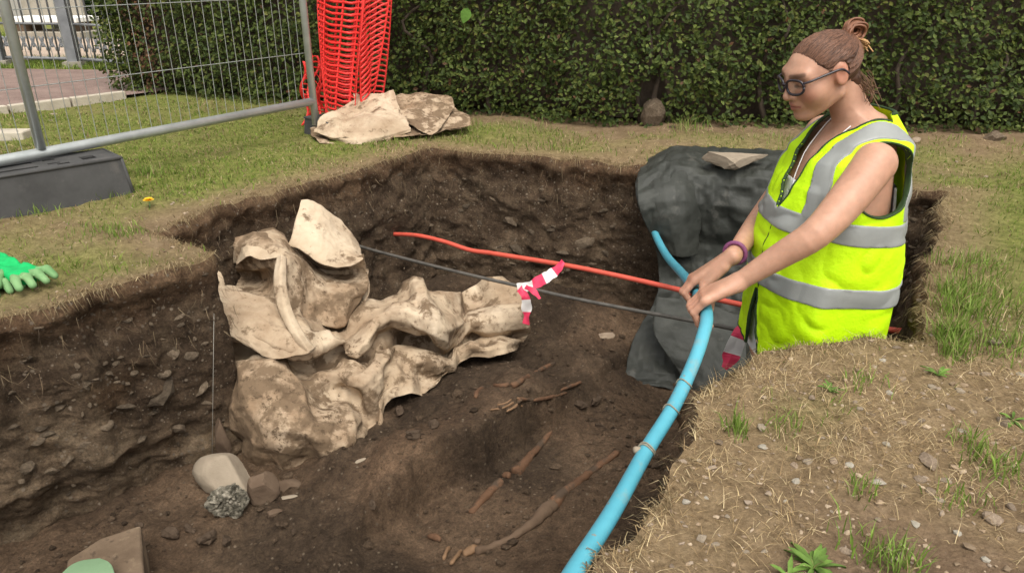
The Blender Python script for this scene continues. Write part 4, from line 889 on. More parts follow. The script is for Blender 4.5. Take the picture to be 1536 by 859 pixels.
# ------------------------------------------------------------------ cloth
def crumple(P, seed, f1=7.0, a1=0.010, f2=19.0, a2=0.004):
    q = P + 0.04 * np.stack([vnoise(P, 6, seed + 3), vnoise(P, 6, seed + 4), vnoise(P, 6, seed + 5)], -1)
    return a1 * 1.25 * (0.5 - 1.6 * np.abs(vnoise(q, f1, seed))) + a2 * 1.5 * (0.4 - 1.5 * np.abs(vnoise(q, f2, seed + 1))) + 0.0034 * (0.4 - np.abs(vnoise(q, 42, seed + 2))) + 0.001 * vnoise(q, 95, seed + 6)
def up2(X):
    m, n, _ = X.shape; X = np.stack([catmull(X[i], 2 * n - 1) for i in range(m)]); return np.stack([catmull(X[:, j], 2 * m - 1) for j in range(2 * n - 1)], 1)
def relax(X, X0, Ls, iters, kb, att, zmin=None):
    """position-based cloth: edge lengths pulled to their (longer) rest length so that spare cloth buckles into folds"""
    Lh, Lv, Ld, Le, Bh, Bv = Ls
    for it in range(iters):
        for sa, sb, L, k in ((np.s_[:, :-1], np.s_[:, 1:], Lh, 0.42), (np.s_[:-1, :], np.s_[1:, :], Lv, 0.42), (np.s_[:-1, :-1], np.s_[1:, 1:], Ld, 0.2), (np.s_[1:, :-1], np.s_[:-1, 1:], Le, 0.2), (np.s_[:, :-2], np.s_[:, 2:], Bh, kb), (np.s_[:-2, :], np.s_[2:, :], Bv, kb)):
            d = X[sb] - X[sa]; l = np.sqrt((d * d).sum(-1)) + 1e-9; c = d * (0.5 * k * (l - L) / l)[..., None]; X[sa] += c; X[sb] -= c
        X += att * (X0 - X)
        if zmin is not None: X[..., 2] = np.maximum(X[..., 2], zmin)
    return X
def lens(X, e):
    n = lambda d: np.sqrt((d * d).sum(-1)); return [n(X[:, 1:] - X[:, :-1]) * e, n(X[1:] - X[:-1]) * e, n(X[1:, 1:] - X[:-1, :-1]) * e, n(X[:-1, 1:] - X[1:, :-1]) * e, (n(X[:, 2:] - X[:, 1:-1]) + n(X[:, 1:-1] - X[:, :-2])) * e, (n(X[2:] - X[1:-1]) + n(X[1:-1] - X[:-2])) * e]
def drape(name, G, mat, parent, res=(12, 12), seed=0, excess=1.09, thick=0.0025, att=0.012, kb=0.06, dirt=None, zmin=None, amp=0.010, levels=((1.014, 12, 0.0030), (1.010, 8, 0.0016), (1.005, 5, 0.0006)), ragged=0.004, pleat=0.0, **_):
    G = np.asarray(G, float); m, n, _2 = G.shape
    X = np.stack([catmull(G[i], res[1]) for i in range(m)]); X = np.stack([catmull(X[:, j], res[0]) for j in range(res[1])], 1)
    def nrm(X):
        N = np.cross(np.gradient(X, axis=1), np.gradient(X, axis=0)); N /= np.linalg.norm(N, axis=2)[..., None] + 1e-9
        return N if (N * (np.array((0, 0, CAM_H)) - X)).sum() > 0 else -N
    X0 = X.copy(); X = X + nrm(X)[...] * (amp * fbm(X, 9, 2, seed))[..., None]
    if pleat:
        st = np.concatenate([np.zeros((X.shape[0], 1)), np.cumsum(np.linalg.norm(np.diff(X0, axis=1), axis=2), 1)], 1)
        for lam, am in ((0.21, 1.0), (0.12, 0.5)):
            ph = st / lam + 0.5 * vnoise(X0, 2.5, seed + 40); X = X + nrm(X0) * (pleat * am * (2 * np.abs(ph - np.floor(ph + 0.5)) - 0.5) * (0.5 + 0.5 * vnoise(X0, 3, seed + 41)))[..., None]
    X = relax(X, X0, lens(X0, excess), 130, kb, att, zmin)
    for e, it, am in levels:
        Xl = X; X = up2(X); lin = X.copy(); lin[::2, ::2] = Xl; lin[1::2, ::2] = (Xl[:-1] + Xl[1:]) / 2; lin[:, 1::2] = (lin[:, :-1:2] + lin[:, 2::2]) / 2; wl = 0.95 if len(X) < 60 else 0.6; X = (1 - wl) * X + wl * lin; X0 = X.copy(); X = X + nrm(X) * (am * vnoise(X, 40, seed + it) + am * vnoise(X, 18, seed + it + 1))[..., None]; X = relax(X, X0, lens(X0, e), it, kb * 0.7, 0.02, zmin)
    r0, r1, _2 = X.shape; e = np.zeros((r0, r1)); e[0] = e[-1] = 1; e[:, 0] = e[:, -1] = 1
    X = X + e[..., None] * ragged * np.stack([vnoise(X, 25, seed + 8), vnoise(X, 25, seed + 9), vnoise(X, 25, seed + 10)], -1)
    idx = np.arange(r0 * r1).reshape(r0, r1); F = np.stack([idx[:-1, :-1], idx[:-1, 1:], idx[1:, 1:], idx[1:, :-1]], -1).reshape(-1, 4); V = X.reshape(-1, 3)
    dv = np.full(len(V), 0.25) if dirt is None else (np.full(len(V), dirt) if np.isscalar(dirt) else dirt(V))
    o = mk(name, V, F, mat, parent, True, np.column_stack([dv, dv, dv])); solid(o, thick, -1.0); return o
def px_grid(rows, ox=0, oy=0, k=1.0, dz=0.0):
    return [[aty(ox + x / k, oy + y / k, Y) for x, y, Y in r] for r in rows]

def heap():
    t = thing('fabric_sheet', (-0.7, 2.3, -0.66), 'large crumpled beige fabric sheet heaped in the trench, muddy in places', 'fabric sheet')
    A = dict(ox=300, oy=280, k=1.8673)
    cols = [[(36, 285, 2.32), (33, 330, 2.27), (34, 385, 2.20), (45, 430, 2.24), (52, 480, 2.22), (62, 530, 2.15), (85, 600, 2.08), (115, 700, 2.02), (122, 748, 2.03)],
            [(98, 296, 2.42), (100, 345, 2.28), (100, 412, 2.18), (105, 436, 2.25), (110, 480, 2.20), (120, 515, 2.10), (140, 600, 2.01), (160, 690, 1.96), (172, 782, 1.97)],
            [(180, 310, 2.44), (170, 355, 2.28), (165, 430, 2.16), (180, 452, 2.25), (190, 480, 2.18), (200, 520, 2.07), (210, 610, 1.98), (225, 700, 1.93), (240, 803, 1.95)],
            [(240, 325, 2.44), (240, 380, 2.26), (250, 455, 2.15), (262, 475, 2.25), (262, 510, 2.18), (270, 555, 2.06), (280, 630, 1.98), (290, 710, 1.93), (300, 811, 1.94)],
            [(290, 340, 2.46), (290, 395, 2.26), (305, 458, 2.17), (320, 478, 2.27), (325, 525, 2.18), (330, 580, 2.10), (345, 650, 1.99), (350, 720, 1.94), (355, 809, 1.95)],
            [(345, 370, 2.48), (345, 405, 2.32), (360, 448, 2.22), (385, 470, 2.30), (385, 525, 2.19), (385, 570, 2.18), (400, 632, 2.06), (410, 700, 1.97), (405, 786, 1.97)],
            [(395, 385, 2.50), (400, 410, 2.36), (410, 448, 2.25), (430, 476, 2.32), (430, 525, 2.18), (430, 570, 2.19), (440, 628, 2.12), (445, 672, 2.07), (440, 722, 2.02)],
            [(440, 345, 2.54), (450, 390, 2.40), (455, 438, 2.27), (470, 465, 2.36), (465, 512, 2.20), (470, 570, 2.16), (480, 620, 2.15), (482, 660, 2.12), (480, 696, 2.08)],
            [(520, 312, 2.60), (525, 360, 2.43), (525, 402, 2.37), (520, 436, 2.43), (510, 480, 2.28), (515, 530, 2.23), (520, 575, 2.21), (522, 605, 2.18), (522, 630, 2.16)],
            [(580, 285, 2.62), (585, 345, 2.44), (590, 398, 2.40), (580, 436, 2.55), (575, 460, 2.43), (570, 500, 2.32), (570, 540, 2.29), (568, 570, 2.24), (568, 594, 2.22)],
            [(625, 275, 2.64), (640, 350, 2.44), (645, 412, 2.40), (640, 438, 2.56), (640, 462, 2.47), (640, 488, 2.37), (635, 522, 2.37), (640, 545, 2.33), (640, 562, 2.31)],
            [(685, 300, 2.66), (690, 370, 2.49), (695, 420, 2.46), (690, 442, 2.58), (695, 452, 2.54), (700, 475, 2.46), (705, 495, 2.46), (705, 508, 2.44), (695, 522, 2.42)],
            [(745, 296, 2.86), (755, 345, 2.80), (765, 370, 2.66), (770, 412, 2.62), (768, 426, 2.69), (765, 438, 2.61), (770, 460, 2.51), (770, 478, 2.50), (765, 489, 2.49)],
            [(805, 270, 2.90), (815, 322, 2.82), (830, 350, 2.67), (836, 398, 2.63), (838, 416, 2.71), (835, 428, 2.65), (835, 445, 2.56), (838, 458, 2.55), (842, 469, 2.54)],
            [(878, 280, 2.90), (892, 306, 2.82), (898, 345, 2.71), (903, 388, 2.68), (904, 408, 2.72), (897, 420, 2.70), (892, 435, 2.67), (888, 448, 2.66), (884, 457, 2.65)]]
    rows = [[c[r] for c in cols] for r in range(9)]
    lob = np.array([aty(300 + x / 1.8673, 280 + y / 1.8673, Y) for x, y, Y in ((140, 600, 2.01), (210, 610, 1.98), (280, 640, 1.98), (350, 720, 1.94), (225, 720, 1.93), (160, 690, 1.96), (300, 780, 1.94))]); mid = np.array([aty(300 + x / 1.8673, 280 + y / 1.8673, Y) for x, y, Y in ((400, 500, 2.24), (330, 500, 2.2), (600, 430, 2.5), (760, 320, 2.8), (660, 500, 2.4))])
    def dirt(V):
        d1 = np.min(np.linalg.norm(V[:, None] - lob[None], axis=2), 1); d2 = np.min(np.linalg.norm(V[:, None] - mid[None], axis=2), 1); return np.clip(0.34 + 0.36 * sstep(0.18, 0.06, d1) + 0.35 * sstep(0.10, 0.03, d2), 0, 1.1)
    drape('heaped_cloth', px_grid(rows, **A), M['fabric'], t, res=(19, 28), seed=301, excess=1.21, kb=0.10, dirt=dirt, amp=0.022, att=0.02)
    up = [[(96, 200, 2.62), (108, 150, 2.60), (108, 205, 2.50), (108, 245, 2.58), (100, 300, 2.40)], [(150, 140, 2.66), (160, 138, 2.58), (160, 205, 2.45), (165, 245, 2.57), (170, 318, 2.36)], [(215, 132, 2.66), (222, 160, 2.54), (230, 200, 2.42), (226, 260, 2.40), (235, 340, 2.33)],
          [(270, 180, 2.64), (275, 198, 2.55), (285, 218, 2.49), (290, 280, 2.44), (290, 352, 2.38)], [(345, 236, 2.66), (345, 250, 2.58), (345, 275, 2.50), (350, 320, 2.46), (350, 378, 2.42)], [(400, 246, 2.68), (400, 262, 2.60), (405, 285, 2.52), (405, 325, 2.49), (395, 384, 2.45)], [(462, 236, 2.68), (462, 260, 2.60), (460, 285, 2.56), (445, 315, 2.53), (425, 350, 2.50)]]
    drape('upper_fold', px_grid([[c[r] for c in up] for r in range(5)], **A), M['fabric'], t, res=(11, 14), seed=311, excess=1.10, kb=0.10, dirt=0.55, amp=0.010)
    drape('upright_flap', px_grid([[(284, 40, 2.74), (312, 42, 2.76), (350, 62, 2.78), (400, 104, 2.78), (444, 160, 2.76)], [(270, 95, 2.66), (305, 102, 2.66), (345, 120, 2.66), (395, 150, 2.68), (450, 188, 2.68)], [(252, 160, 2.60), (290, 182, 2.56), (335, 212, 2.54), (390, 226, 2.54), (456, 204, 2.58)]], **A), M['fabric'], t, res=(8, 8), levels=((1.012, 18, 0.003), (1.008, 12, 0.0012), (1.004, 8, 0.0005)), seed=321, excess=1.02, kb=0.12, dirt=0.08, amp=0.005)
    drape('turned_fold', px_grid([[(280, 170, 2.62), (345, 214, 2.62), (400, 216, 2.62), (454, 190, 2.61)], [(280, 220, 2.68), (350, 244, 2.70), (405, 246, 2.68), (464, 240, 2.64)], [(290, 280, 2.62), (350, 315, 2.60), (400, 330, 2.57), (470, 302, 2.58)], [(310, 320, 2.58), (355, 372, 2.54), (392, 388, 2.50), (445, 336, 2.54)]], **A), M['fabric'], t, res=(9, 9), seed=331, excess=1.05, kb=0.1, dirt=0.5)
    drape('rolled_edge', px_grid([[(94, 214, 2.60), (100, 165, 2.60), (114, 142, 2.60), (160, 131, 2.60), (216, 130, 2.60), (254, 184, 2.57)], [(102, 214, 2.52), (120, 166, 2.51), (148, 156, 2.50), (185, 160, 2.48), (224, 166, 2.48), (252, 192, 2.50)], [(106, 218, 2.47), (134, 196, 2.42), (160, 200, 2.41), (190, 203, 2.40), (222, 200, 2.39), (246, 200, 2.43)]], **A), M['fabric'], t, res=(7, 12), seed=351, excess=1.02, dirt=0.1, amp=0.004, levels=((1.01, 10, 0.002), (1.006, 6, 0.001), (1.003, 4, 0.0005)))
    drape('standing_ridge', px_grid([[(216, 205, 2.40), (230, 194, 2.36), (240, 206, 2.38)], [(208, 275, 2.34), (226, 270, 2.29), (238, 280, 2.33)], [(224, 345, 2.27), (240, 346, 2.22), (254, 350, 2.27)], [(258, 408, 2.20), (272, 412, 2.16), (288, 405, 2.21)], [(288, 458, 2.17), (304, 460, 2.13), (322, 448, 2.18)]], **A), M['fabric'], t, res=(12, 5), seed=361, excess=1.02, dirt=0.1, amp=0.003, levels=((1.01, 10, 0.002), (1.006, 6, 0.001), (1.003, 4, 0.0005)))
    drape('left_flap', px_grid([[(36, 285, 2.28), (95, 292, 2.33), (165, 306, 2.33), (232, 322, 2.32)], [(32, 330, 2.22), (95, 348, 2.23), (165, 360, 2.23), (250, 385, 2.23)], [(32, 385, 2.16), (95, 408, 2.16), (160, 428, 2.14), (285, 440, 2.16)], [(60, 402, 2.15), (125, 438, 2.14), (205, 478, 2.11), (305, 464, 2.13)]], **A), M['fabric'], t, res=(8, 10), seed=371, excess=1.03, dirt=0.25, amp=0.006, levels=((1.012, 10, 0.003), (1.008, 8, 0.0012), (1.004, 5, 0.0005)))
    drape('corner_tab', px_grid([[(28, 230, 2.35), (44, 234, 2.35), (56, 240, 2.35)], [(32, 262, 2.33), (50, 264, 2.32), (68, 272, 2.33)], [(36, 305, 2.31), (52, 305, 2.29), (70, 302, 2.30)]], **A), M['fabric'], t, res=(5, 5), seed=341, excess=1.03, dirt=0.1)
heap()

# fabric bundles on the lawn
def lawn_sheets():
    A = dict(ox=430, oy=0, k=3.58)
    t = thing('fabric_sheet', (-0.85, 3.75, 0), 'crumpled cream fabric sheet lying on the lawn beside the fence end', 'fabric sheet')
    def pt(t_, nm, rows, mat, seed, **kw): return drape(nm, px_grid(rows, **A), M['fabric'], t_, seed=seed, dirt=0.6 if mat == 'fabric_brown' else 0.15, **kw)
    pt(t, 'top_layer', [[(280, 590, 3.98), (340, 560, 4.0), (420, 520, 4.04), (500, 512, 4.04), (568, 494, 4.02)], [(220, 630, 3.86), (310, 610, 3.88), (410, 580, 3.92), (500, 560, 3.94), (590, 560, 3.95)], [(172, 690, 3.74), (280, 680, 3.74), (390, 660, 3.74), (510, 640, 3.76), (625, 640, 3.82)],
                        [(168, 712, 3.72), (270, 740, 3.66), (380, 755, 3.62), (510, 735, 3.66), (650, 696, 3.74)], [(180, 722, 3.74), (280, 758, 3.68), (375, 772, 3.64), (510, 756, 3.67), (640, 712, 3.74)]], 'fabric', 401, a1=0.022, a2=0.008, f1=5.0, f2=13)
    pt(t, 'turned_edge', [[(165, 705, 3.72), (180, 640, 3.80), (235, 608, 3.86), (300, 612, 3.86), (340, 640, 3.82)], [(175, 712, 3.69), (225, 680, 3.72), (270, 660, 3.74), (310, 665, 3.74), (345, 680, 3.74)], [(185, 722, 3.68), (250, 735, 3.65), (290, 738, 3.64), (330, 735, 3.64), (370, 765, 3.62)]], 'fabric', 403, a1=0.010, a2=0.005)
    pt(t, 'under_layer', [[(140, 690, 3.80), (280, 640, 3.95), (450, 600, 4.0), (640, 640, 3.95), (705, 700, 3.82)], [(150, 730, 3.74), (280, 735, 3.76), (450, 730, 3.78), (600, 715, 3.76), (700, 715, 3.76)], [(190, 765, 3.62), (290, 772, 3.62), (440, 772, 3.62), (580, 745, 3.68), (705, 722, 3.72)]], 'fabric_brown', 405, a1=0.012)
    pt(t, 'peak', [[(362, 494, 4.06), (390, 510, 4.05), (435, 522, 4.05)], [(365, 530, 4.02), (400, 535, 4.0), (440, 545, 4.0)], [(360, 560, 3.98), (400, 570, 3.96), (450, 575, 3.96)]], 'fabric', 407, a1=0.004)
    t2 = thing('fabric_sheet', (-0.45, 3.95, 0), 'folded brown fabric sheet lying behind the cream one on the lawn', 'fabric sheet')
    pt(t2, 'top_layer', [[(585, 525, 4.05), (640, 512, 4.08), (710, 506, 4.1), (800, 516, 4.1), (880, 528, 4.06)], [(600, 570, 3.96), (660, 560, 3.98), (720, 556, 3.99), (800, 560, 3.99), (890, 580, 3.98)], [(620, 620, 3.86), (670, 625, 3.85), (730, 625, 3.85), (800, 625, 3.87), (880, 600, 3.94)], [(640, 650, 3.82), (690, 680, 3.76), (740, 705, 3.73), (785, 715, 3.72), (850, 650, 3.85)]], 'fabric_brown', 409, a1=0.016, a2=0.007, f1=6)
    pt(t2, 'end_roll', [[(840, 610, 3.98), (890, 598, 4.02), (940, 605, 4.02), (975, 622, 4.0)], [(845, 640, 3.90), (895, 630, 3.92), (945, 636, 3.92), (982, 645, 3.92)], [(830, 690, 3.82), (890, 690, 3.82), (940, 682, 3.84), (982, 674, 3.86)]], 'fabric_brown', 411, a1=0.010)
    pt(t2, 'under_layer', [[(590, 560, 4.06), (720, 540, 4.12), (860, 560, 4.1), (960, 640, 3.96)], [(620, 650, 3.92), (720, 640, 3.95), (850, 640, 3.95), (940, 665, 3.9)], [(650, 715, 3.74), (740, 718, 3.74), (840, 700, 3.8), (930, 692, 3.84)]], 'fabric_brown', 413, a1=0.010)
lawn_sheets()

# dark weed-control sheet draped over the back face
def dark_sheet():
    t = thing('dark_sheet', (0.75, 2.9, -0.7), 'dark grey woven sheet draped over the back trench face under a flat stone', 'sheet')
    R = [[(972, 243, 3.36), (1012, 222, 3.46), (1060, 222, 3.48), (1115, 224, 3.46), (1170, 226, 3.44), (1240, 232, 3.38), (1300, 240, 3.30)],
         [(962, 256, 3.22), (1006, 234, 3.28), (1058, 235, 3.29), (1112, 238, 3.27), (1170, 240, 3.24), (1240, 248, 3.20), (1300, 256, 3.14)],
         [(958, 278, 3.08), (1002, 256, 3.12), (1052, 258, 3.13), (1110, 260, 3.12), (1170, 264, 3.10), (1240, 270, 3.06), (1300, 280, 3.0)],
         [(962, 315, 3.00), (1002, 305, 3.02), (1050, 305, 3.06), (1110, 310, 3.05), (1170, 315, 3.03), (1240, 320, 2.98), (1300, 330, 2.92)],
         [(985, 375, 2.98), (1015, 370, 2.98), (1048, 375, 3.02), (1105, 380, 3.0), (1165, 385, 2.97), (1240, 390, 2.9), (1300, 400, 2.84)],
         [(985, 440, 2.94), (1015, 440, 2.93), (1048, 445, 2.94), (1100, 450, 2.92), (1160, 455, 2.88), (1230, 460, 2.82), (1290, 465, 2.76)],
         [(952, 510, 2.84), (990, 510, 2.82), (1030, 515, 2.82), (1085, 520, 2.80), (1150, 520, 2.76), (1220, 520, 2.72), (1280, 525, 2.66)],
         [(940, 560, 2.72), (985, 562, 2.70), (1028, 566, 2.68), (1075, 572, 2.66), (1140, 572, 2.62), (1210, 570, 2.58), (1270, 575, 2.52)],
         [(938, 582, 2.66), (985, 578, 2.66), (1035, 592, 2.58), (1070, 600, 2.55), (1130, 600, 2.52), (1200, 600, 2.48), (1260, 600, 2.42)]]
    R = [[(x, y, Y - 0.02 - (0.05 if 0 < r_ < 4 else 0) - 0.16 * max(0, (x - 1050) / 250) * (1 if r_ > 1 else 0.4)) for x, y, Y in row] for r_, row in enumerate(R)]
    drape('main_sheet', px_grid(R), M['black_sheet'], t, res=(30, 34), excess=1.06, kb=0.08, amp=0.015, pleat=0.05, att=0.03, levels=((1.020, 12, 0.004), (1.015, 8, 0.002), (1.008, 5, 0.0008)), seed=501, a1=0.018, a2=0.009, f1=5.0, f2=14, folds=0.6, thick=0.002, tuck=0)
    # upper lap folded over on the left
    R2 = [[(970, 240, 3.34), (1000, 226, 3.40), (1030, 222, 3.42), (1052, 232, 3.36)], [(958, 265, 3.10), (990, 250, 3.12), (1025, 245, 3.13), (1054, 250, 3.14)], [(957, 300, 2.99), (988, 292, 2.95), (1022, 290, 2.95), (1054, 296, 3.02)],
          [(972, 340, 2.95), (998, 338, 2.91), (1024, 336, 2.91), (1050, 340, 2.98)], [(990, 378, 2.94), (1010, 382, 2.90), (1030, 384, 2.90), (1046, 380, 2.97)]]
    drape('folded_lap', px_grid(R2), M['black_sheet'], t, res=(10, 8), excess=1.03, kb=0.12, seed=503, a1=0.012, a2=0.006, f1=6, thick=0.002, tuck=0)
    R3 = [[(990, 450, 2.80), (1040, 455, 2.80), (1090, 470, 2.76), (1120, 480, 2.72)], [(985, 500, 2.72), (1040, 510, 2.70), (1085, 530, 2.64), (1115, 540, 2.60)], [(1010, 540, 2.66), (1045, 550, 2.62), (1080, 565, 2.56), (1110, 575, 2.5)], [(1030, 575, 2.60), (1050, 590, 2.54), (1072, 600, 2.48), (1090, 596, 2.46)]]
    drape('loose_tail', px_grid(R3), M['black_sheet'], t, res=(9, 8), excess=1.07, seed=505, a1=0.014, a2=0.006, f1=6, thick=0.002, tuck=0)
dark_sheet()
def flat_stone():
    V, F = stone_geo(77, 3, 0.16, 10, 0.03); V = V * np.array((0.15, 0.09, 0.24)); p = aty(1098, 239, 3.03); a = -0.12
    V = V @ np.array([[math.cos(a), math.sin(a), 0], [-math.sin(a), math.cos(a), 0], [0, 0, 1]])
    tag(mk('flat_stone', V + p, F, M['pale_stone'], None, False, base=True), 'flat tan stone weighing down the dark grey sheet', 'stone')
flat_stone()

# ------------------------------------------------------------------ services crossing the trench
PIPE = np.array([aty(*p) for p in ((978, 335, 3.02), (986, 358, 2.88), (1001, 385, 2.62), (1024, 411, 2.22), (1041, 433, 1.86), (1056, 455, 1.64), (1060, 478, 1.54), (1054, 505, 1.48), (1040, 545, 1.41), (1010, 610, 1.29), (970, 675, 1.165), (920, 765, 0.985), (858, 862, 0.82), (790, 980, 0.66))])
PIPEC = catmull(PIPE, 160); PR = 0.0150
def services():
    t = thing('water_pipe', PIPEC[-1], 'bright blue plastic water pipe held up by the worker', 'pipe')
    V, F = tube_geo(PIPEC, PR, 20); mk('pipe_wall', V, F, M['pipe'], t, True)
    def near(px, py):
        best = min(range(160), key=lambda i: np.linalg.norm(proj(PIPEC[i]) - np.array((px, py)))); return best
    for px, py, nn in ((970, 672, 2), (1008, 612, 1), (1028, 575, 1)):
        i = near(px, py); c = PIPEC[i]; T = PIPEC[i + 1] - PIPEC[i - 1]; T /= np.linalg.norm(T); u = np.cross(T, (0, 0, 1)); u /= np.linalg.norm(u); v = np.cross(T, u)
        ring = [c + T * 0.004 * math.sin(a * 2) + (PR + 0.0015) * (math.cos(a) * u + math.sin(a) * v) for a in np.linspace(0, 2 * math.pi * nn, 22 * nn)]
        V, F = tube_geo(np.array(ring) + np.outer(np.linspace(0, 0.006 * nn, len(ring)), T), 0.0017, 6); mk('lashing', V, F, M['pipe_tie'], t, True)
    i = near(968, 668); c = PIPEC[i]; V, F = tube_geo(catmull([c + np.array((-0.012, -0.012, 0.006)), c + np.array((-0.024, -0.014, 0.008)), c + np.array((-0.030, -0.014, 0.008))], 8), [0.004, 0.006, 0.007, 0.0075, 0.0075, 0.007, 0.006, 0.004], 8); mk('knot', V, F, M['pale_stone'], t, True)
    P = [aty(*p) for p in ((560, 350, 3.42), (587, 351, 3.28), (625, 353, 3.18), (665, 362, 3.09), (705, 375, 3.0), (740, 380, 2.93), (850, 398, 2.73), (920, 412, 2.62), (1000, 430, 2.49), (1090, 452, 2.35), (1190, 472, 2.2), (1300, 490, 2.04), (1374, 499, 1.94), (1392, 502, 1.91))]
    V, F = tube_geo(catmull(P, 90), 0.0098, 12); tag(mk('red_duct', V, F, M['red_duct'], None, True), 'thin red plastic duct spanning the trench from face to face', 'duct')
    P = [aty(*p) for p in ((480, 350, 3.22), (545, 371, 3.02), (620, 391, 2.86), (700, 411, 2.70), (775, 428, 2.58), (850, 445, 2.46), (925, 460, 2.36), (1000, 474, 2.26), (1070, 487, 2.17), (1120, 497, 2.10), (1200, 510, 2.0), (1300, 525, 1.9))]
    V, F = tube_geo(catmull(P, 80), 0.0068, 10); tag(mk('black_cable', V, F, M['cable'], None, True), 'grey-black cable stretched across the trench below the red duct', 'cable')
    # plumb string at the baulk corner
    P = [onplane(320, 470, *OA) + np.array((0.02, 0.02, 0)), aty(318, 700, 1.93)]; P = [aty(321, 470, 2.02), aty(318, 700, 1.93)]
    V, F = tube_geo(P, 0.0006, 5); tag(mk('guide_string', V, F, M['string'], None, True), 'thin pale string hanging down the baulk corner to the stones', 'string')
def proj(p):
    d = np.array(p, float) - np.array((0, 0, CAM_H)); zc = d[1] * _c - d[2] * _s; yc = d[1] * _s + d[2] * _c; return np.array((CX + FPX * d[0] / zc, CY - FPX * yc / zc))
services()

def tape(name, pts, wid, label, stripes, seed=0):
    """strip of red and white barrier tape: alternating printed fields as their own faces"""
    t = thing(name, pts[0], label, 'tape'); n = 10 * (len(pts) - 1) + 1; C = catmull(pts, n); T = np.gradient(C, axis=0); T /= np.linalg.norm(T, axis=1)[:, None]
    view = np.array((0, 0, CAM_H)) - C; S = np.cross(T, view); S /= np.linalg.norm(S, axis=1)[:, None]; S = S + 0.5 * np.column_stack([vnoise(C, 30, seed), vnoise(C, 30, seed + 1), vnoise(C, 30, seed + 2)])
    L = np.concatenate([[0], np.cumsum(np.linalg.norm(np.diff(C, axis=0), axis=1))]); Wd = np.broadcast_to(np.interp(L / L[-1], np.linspace(0, 1, len(wid)), wid), (n,))
    st = np.interp(np.linspace(0, L[-1], stripes + 1), L, np.arange(n))
    for k in range(stripes):
        i = np.linspace(st[k], st[k + 1], 9); c = np.stack([np.interp(i, np.arange(n), C[:, q]) for q in range(3)], 1); s_ = np.stack([np.interp(i, np.arange(n), S[:, q]) for q in range(3)], 1); ww = np.interp(i, np.arange(n), Wd)
        V = []
        for a, b, w_ in zip(c, s_, ww): V += [a - b * w_ / 2, a + 0.004 * np.sin(40 * a.sum()) * np.array((0, -1, 0.5)), a + b * w_ / 2]
        F = []; 
        for j in range(8): F += [(3 * j, 3 * j + 1, 3 * j + 4, 3 * j + 3), (3 * j + 1, 3 * j + 2, 3 * j + 5, 3 * j + 4)]
        o = mk('red_field' if k % 2 == 0 else 'white_field', V, F, M['tape_red'] if k % 2 == 0 else M['tape_white'], t, False); solid(o, 0.0012)
    return t
tape('barrier_tape', [aty(845, 392, 2.70), aty(835, 405, 2.66), aty(812, 420, 2.58), aty(790, 430, 2.52), aty(776, 432, 2.53)], [0.03, 0.04, 0.036, 0.028], 'red and white barrier tape tied from the red duct to the cable', 4, 3)
tape('barrier_tape', [aty(779, 432, 2.52), aty(788, 445, 2.50), aty(790, 462, 2.50), aty(789, 486, 2.50)], [0.03, 0.034, 0.03, 0.02], 'loose striped tape end dangling from the cable beside the fabric sheet', 3, 5)
tape('barrier_tape', [aty(788, 430, 2.50), aty(800, 436, 2.48), aty(810, 448, 2.47)], [0.02, 0.022, 0.014], 'short red tape tail sticking out of the knot on the cable', 1, 7)
tape('barrier_tape', [aty(1122, 495, 2.08), aty(1112, 498, 2.06), aty(1104, 515, 2.05), aty(1094, 540, 2.05), aty(1086, 552, 2.05)], [0.024, 0.036, 0.046, 0.044, 0.016], 'red and white tape flag on the cable end in front of the dark sheet', 3, 9)

# ------------------------------------------------------------------ bones
def bone(name, pix, rad, label, mat='bone', lift=0.4, n=40, seed=0, group='bones of the exposed skeleton', depth=None):
    P = np.array([onfloor(x, y) for x, y in pix]); rad = np.array(rad); P[:, 2] += rad * lift
    C = catmull(P, n); r = np.interp(np.linspace(0, 1, n), np.linspace(0, 1, len(rad)), rad); r = r * (1 + 0.08 * np.array([math.sin(i * 1.7 + seed) for i in range(n)]) * 0.5)
    r[0] *= 0.55; r[-1] *= 0.55; V, F = tube_geo(C, r, 12); V = V + 0.0022 * np.column_stack([vnoise(V, 80, seed), vnoise(V, 80, seed + 1), vnoise(V, 80, seed + 2)]) + 0.0016 * np.column_stack([vnoise(V, 22, seed + 3), vnoise(V, 22, seed + 4), vnoise(V, 22, seed + 5)])
    return tag(mk(name, V, F, M[mat], None, True, base=True), label, 'bone', group)
bone('femur', [(928, 678), (895, 702), (865, 725), (840, 745), (828, 762)], [0.011, 0.012, 0.013, 0.018, 0.022], 'brown thigh bone lying parallel to the blue pipe', 'bone', 0.25, seed=1)
bone('tibia', [(832, 758), (818, 768), (800, 785), (770, 805), (735, 822), (712, 828)], [0.019, 0.021, 0.015, 0.0105, 0.0100, 0.013], 'dusty shin bone below the knee of the leg beside the pipe', 'bone_dusty', 0.35, seed=2)
bone('foot_bone', [(716, 822), (705, 828), (694, 832)], [0.011, 0.013, 0.009], 'knobbly ankle bone at the end of the dusty shin bone', 'bone_pale', 0.5, 12, 3)
bone('foot_bone', [(692, 826), (685, 836), (676, 848)], [0.005, 0.0055, 0.0065], 'orange-brown toe bone pointing away from the ankle', 'bone_pale', 0.9, 12, 4)
bone('foot_bone', [(674, 822), (668, 830), (664, 840)], [0.007, 0.005, 0.005], 'short orange toe bone beside the orange-brown one', 'bone_pale', 0.9, 12, 5)
bone('foot_bone', [(642, 805), (655, 808), (662, 812)], [0.008, 0.009, 0.006], 'crumbled foot bone half buried in the mud', 'bone', 0.6, 12, 6)
bone('foot_bone', [(712, 812), (722, 812)], [0.008, 0.008], 'dark rounded bone fragment beside the shin bone', 'bone_dusty', 0.5, 10, 7)
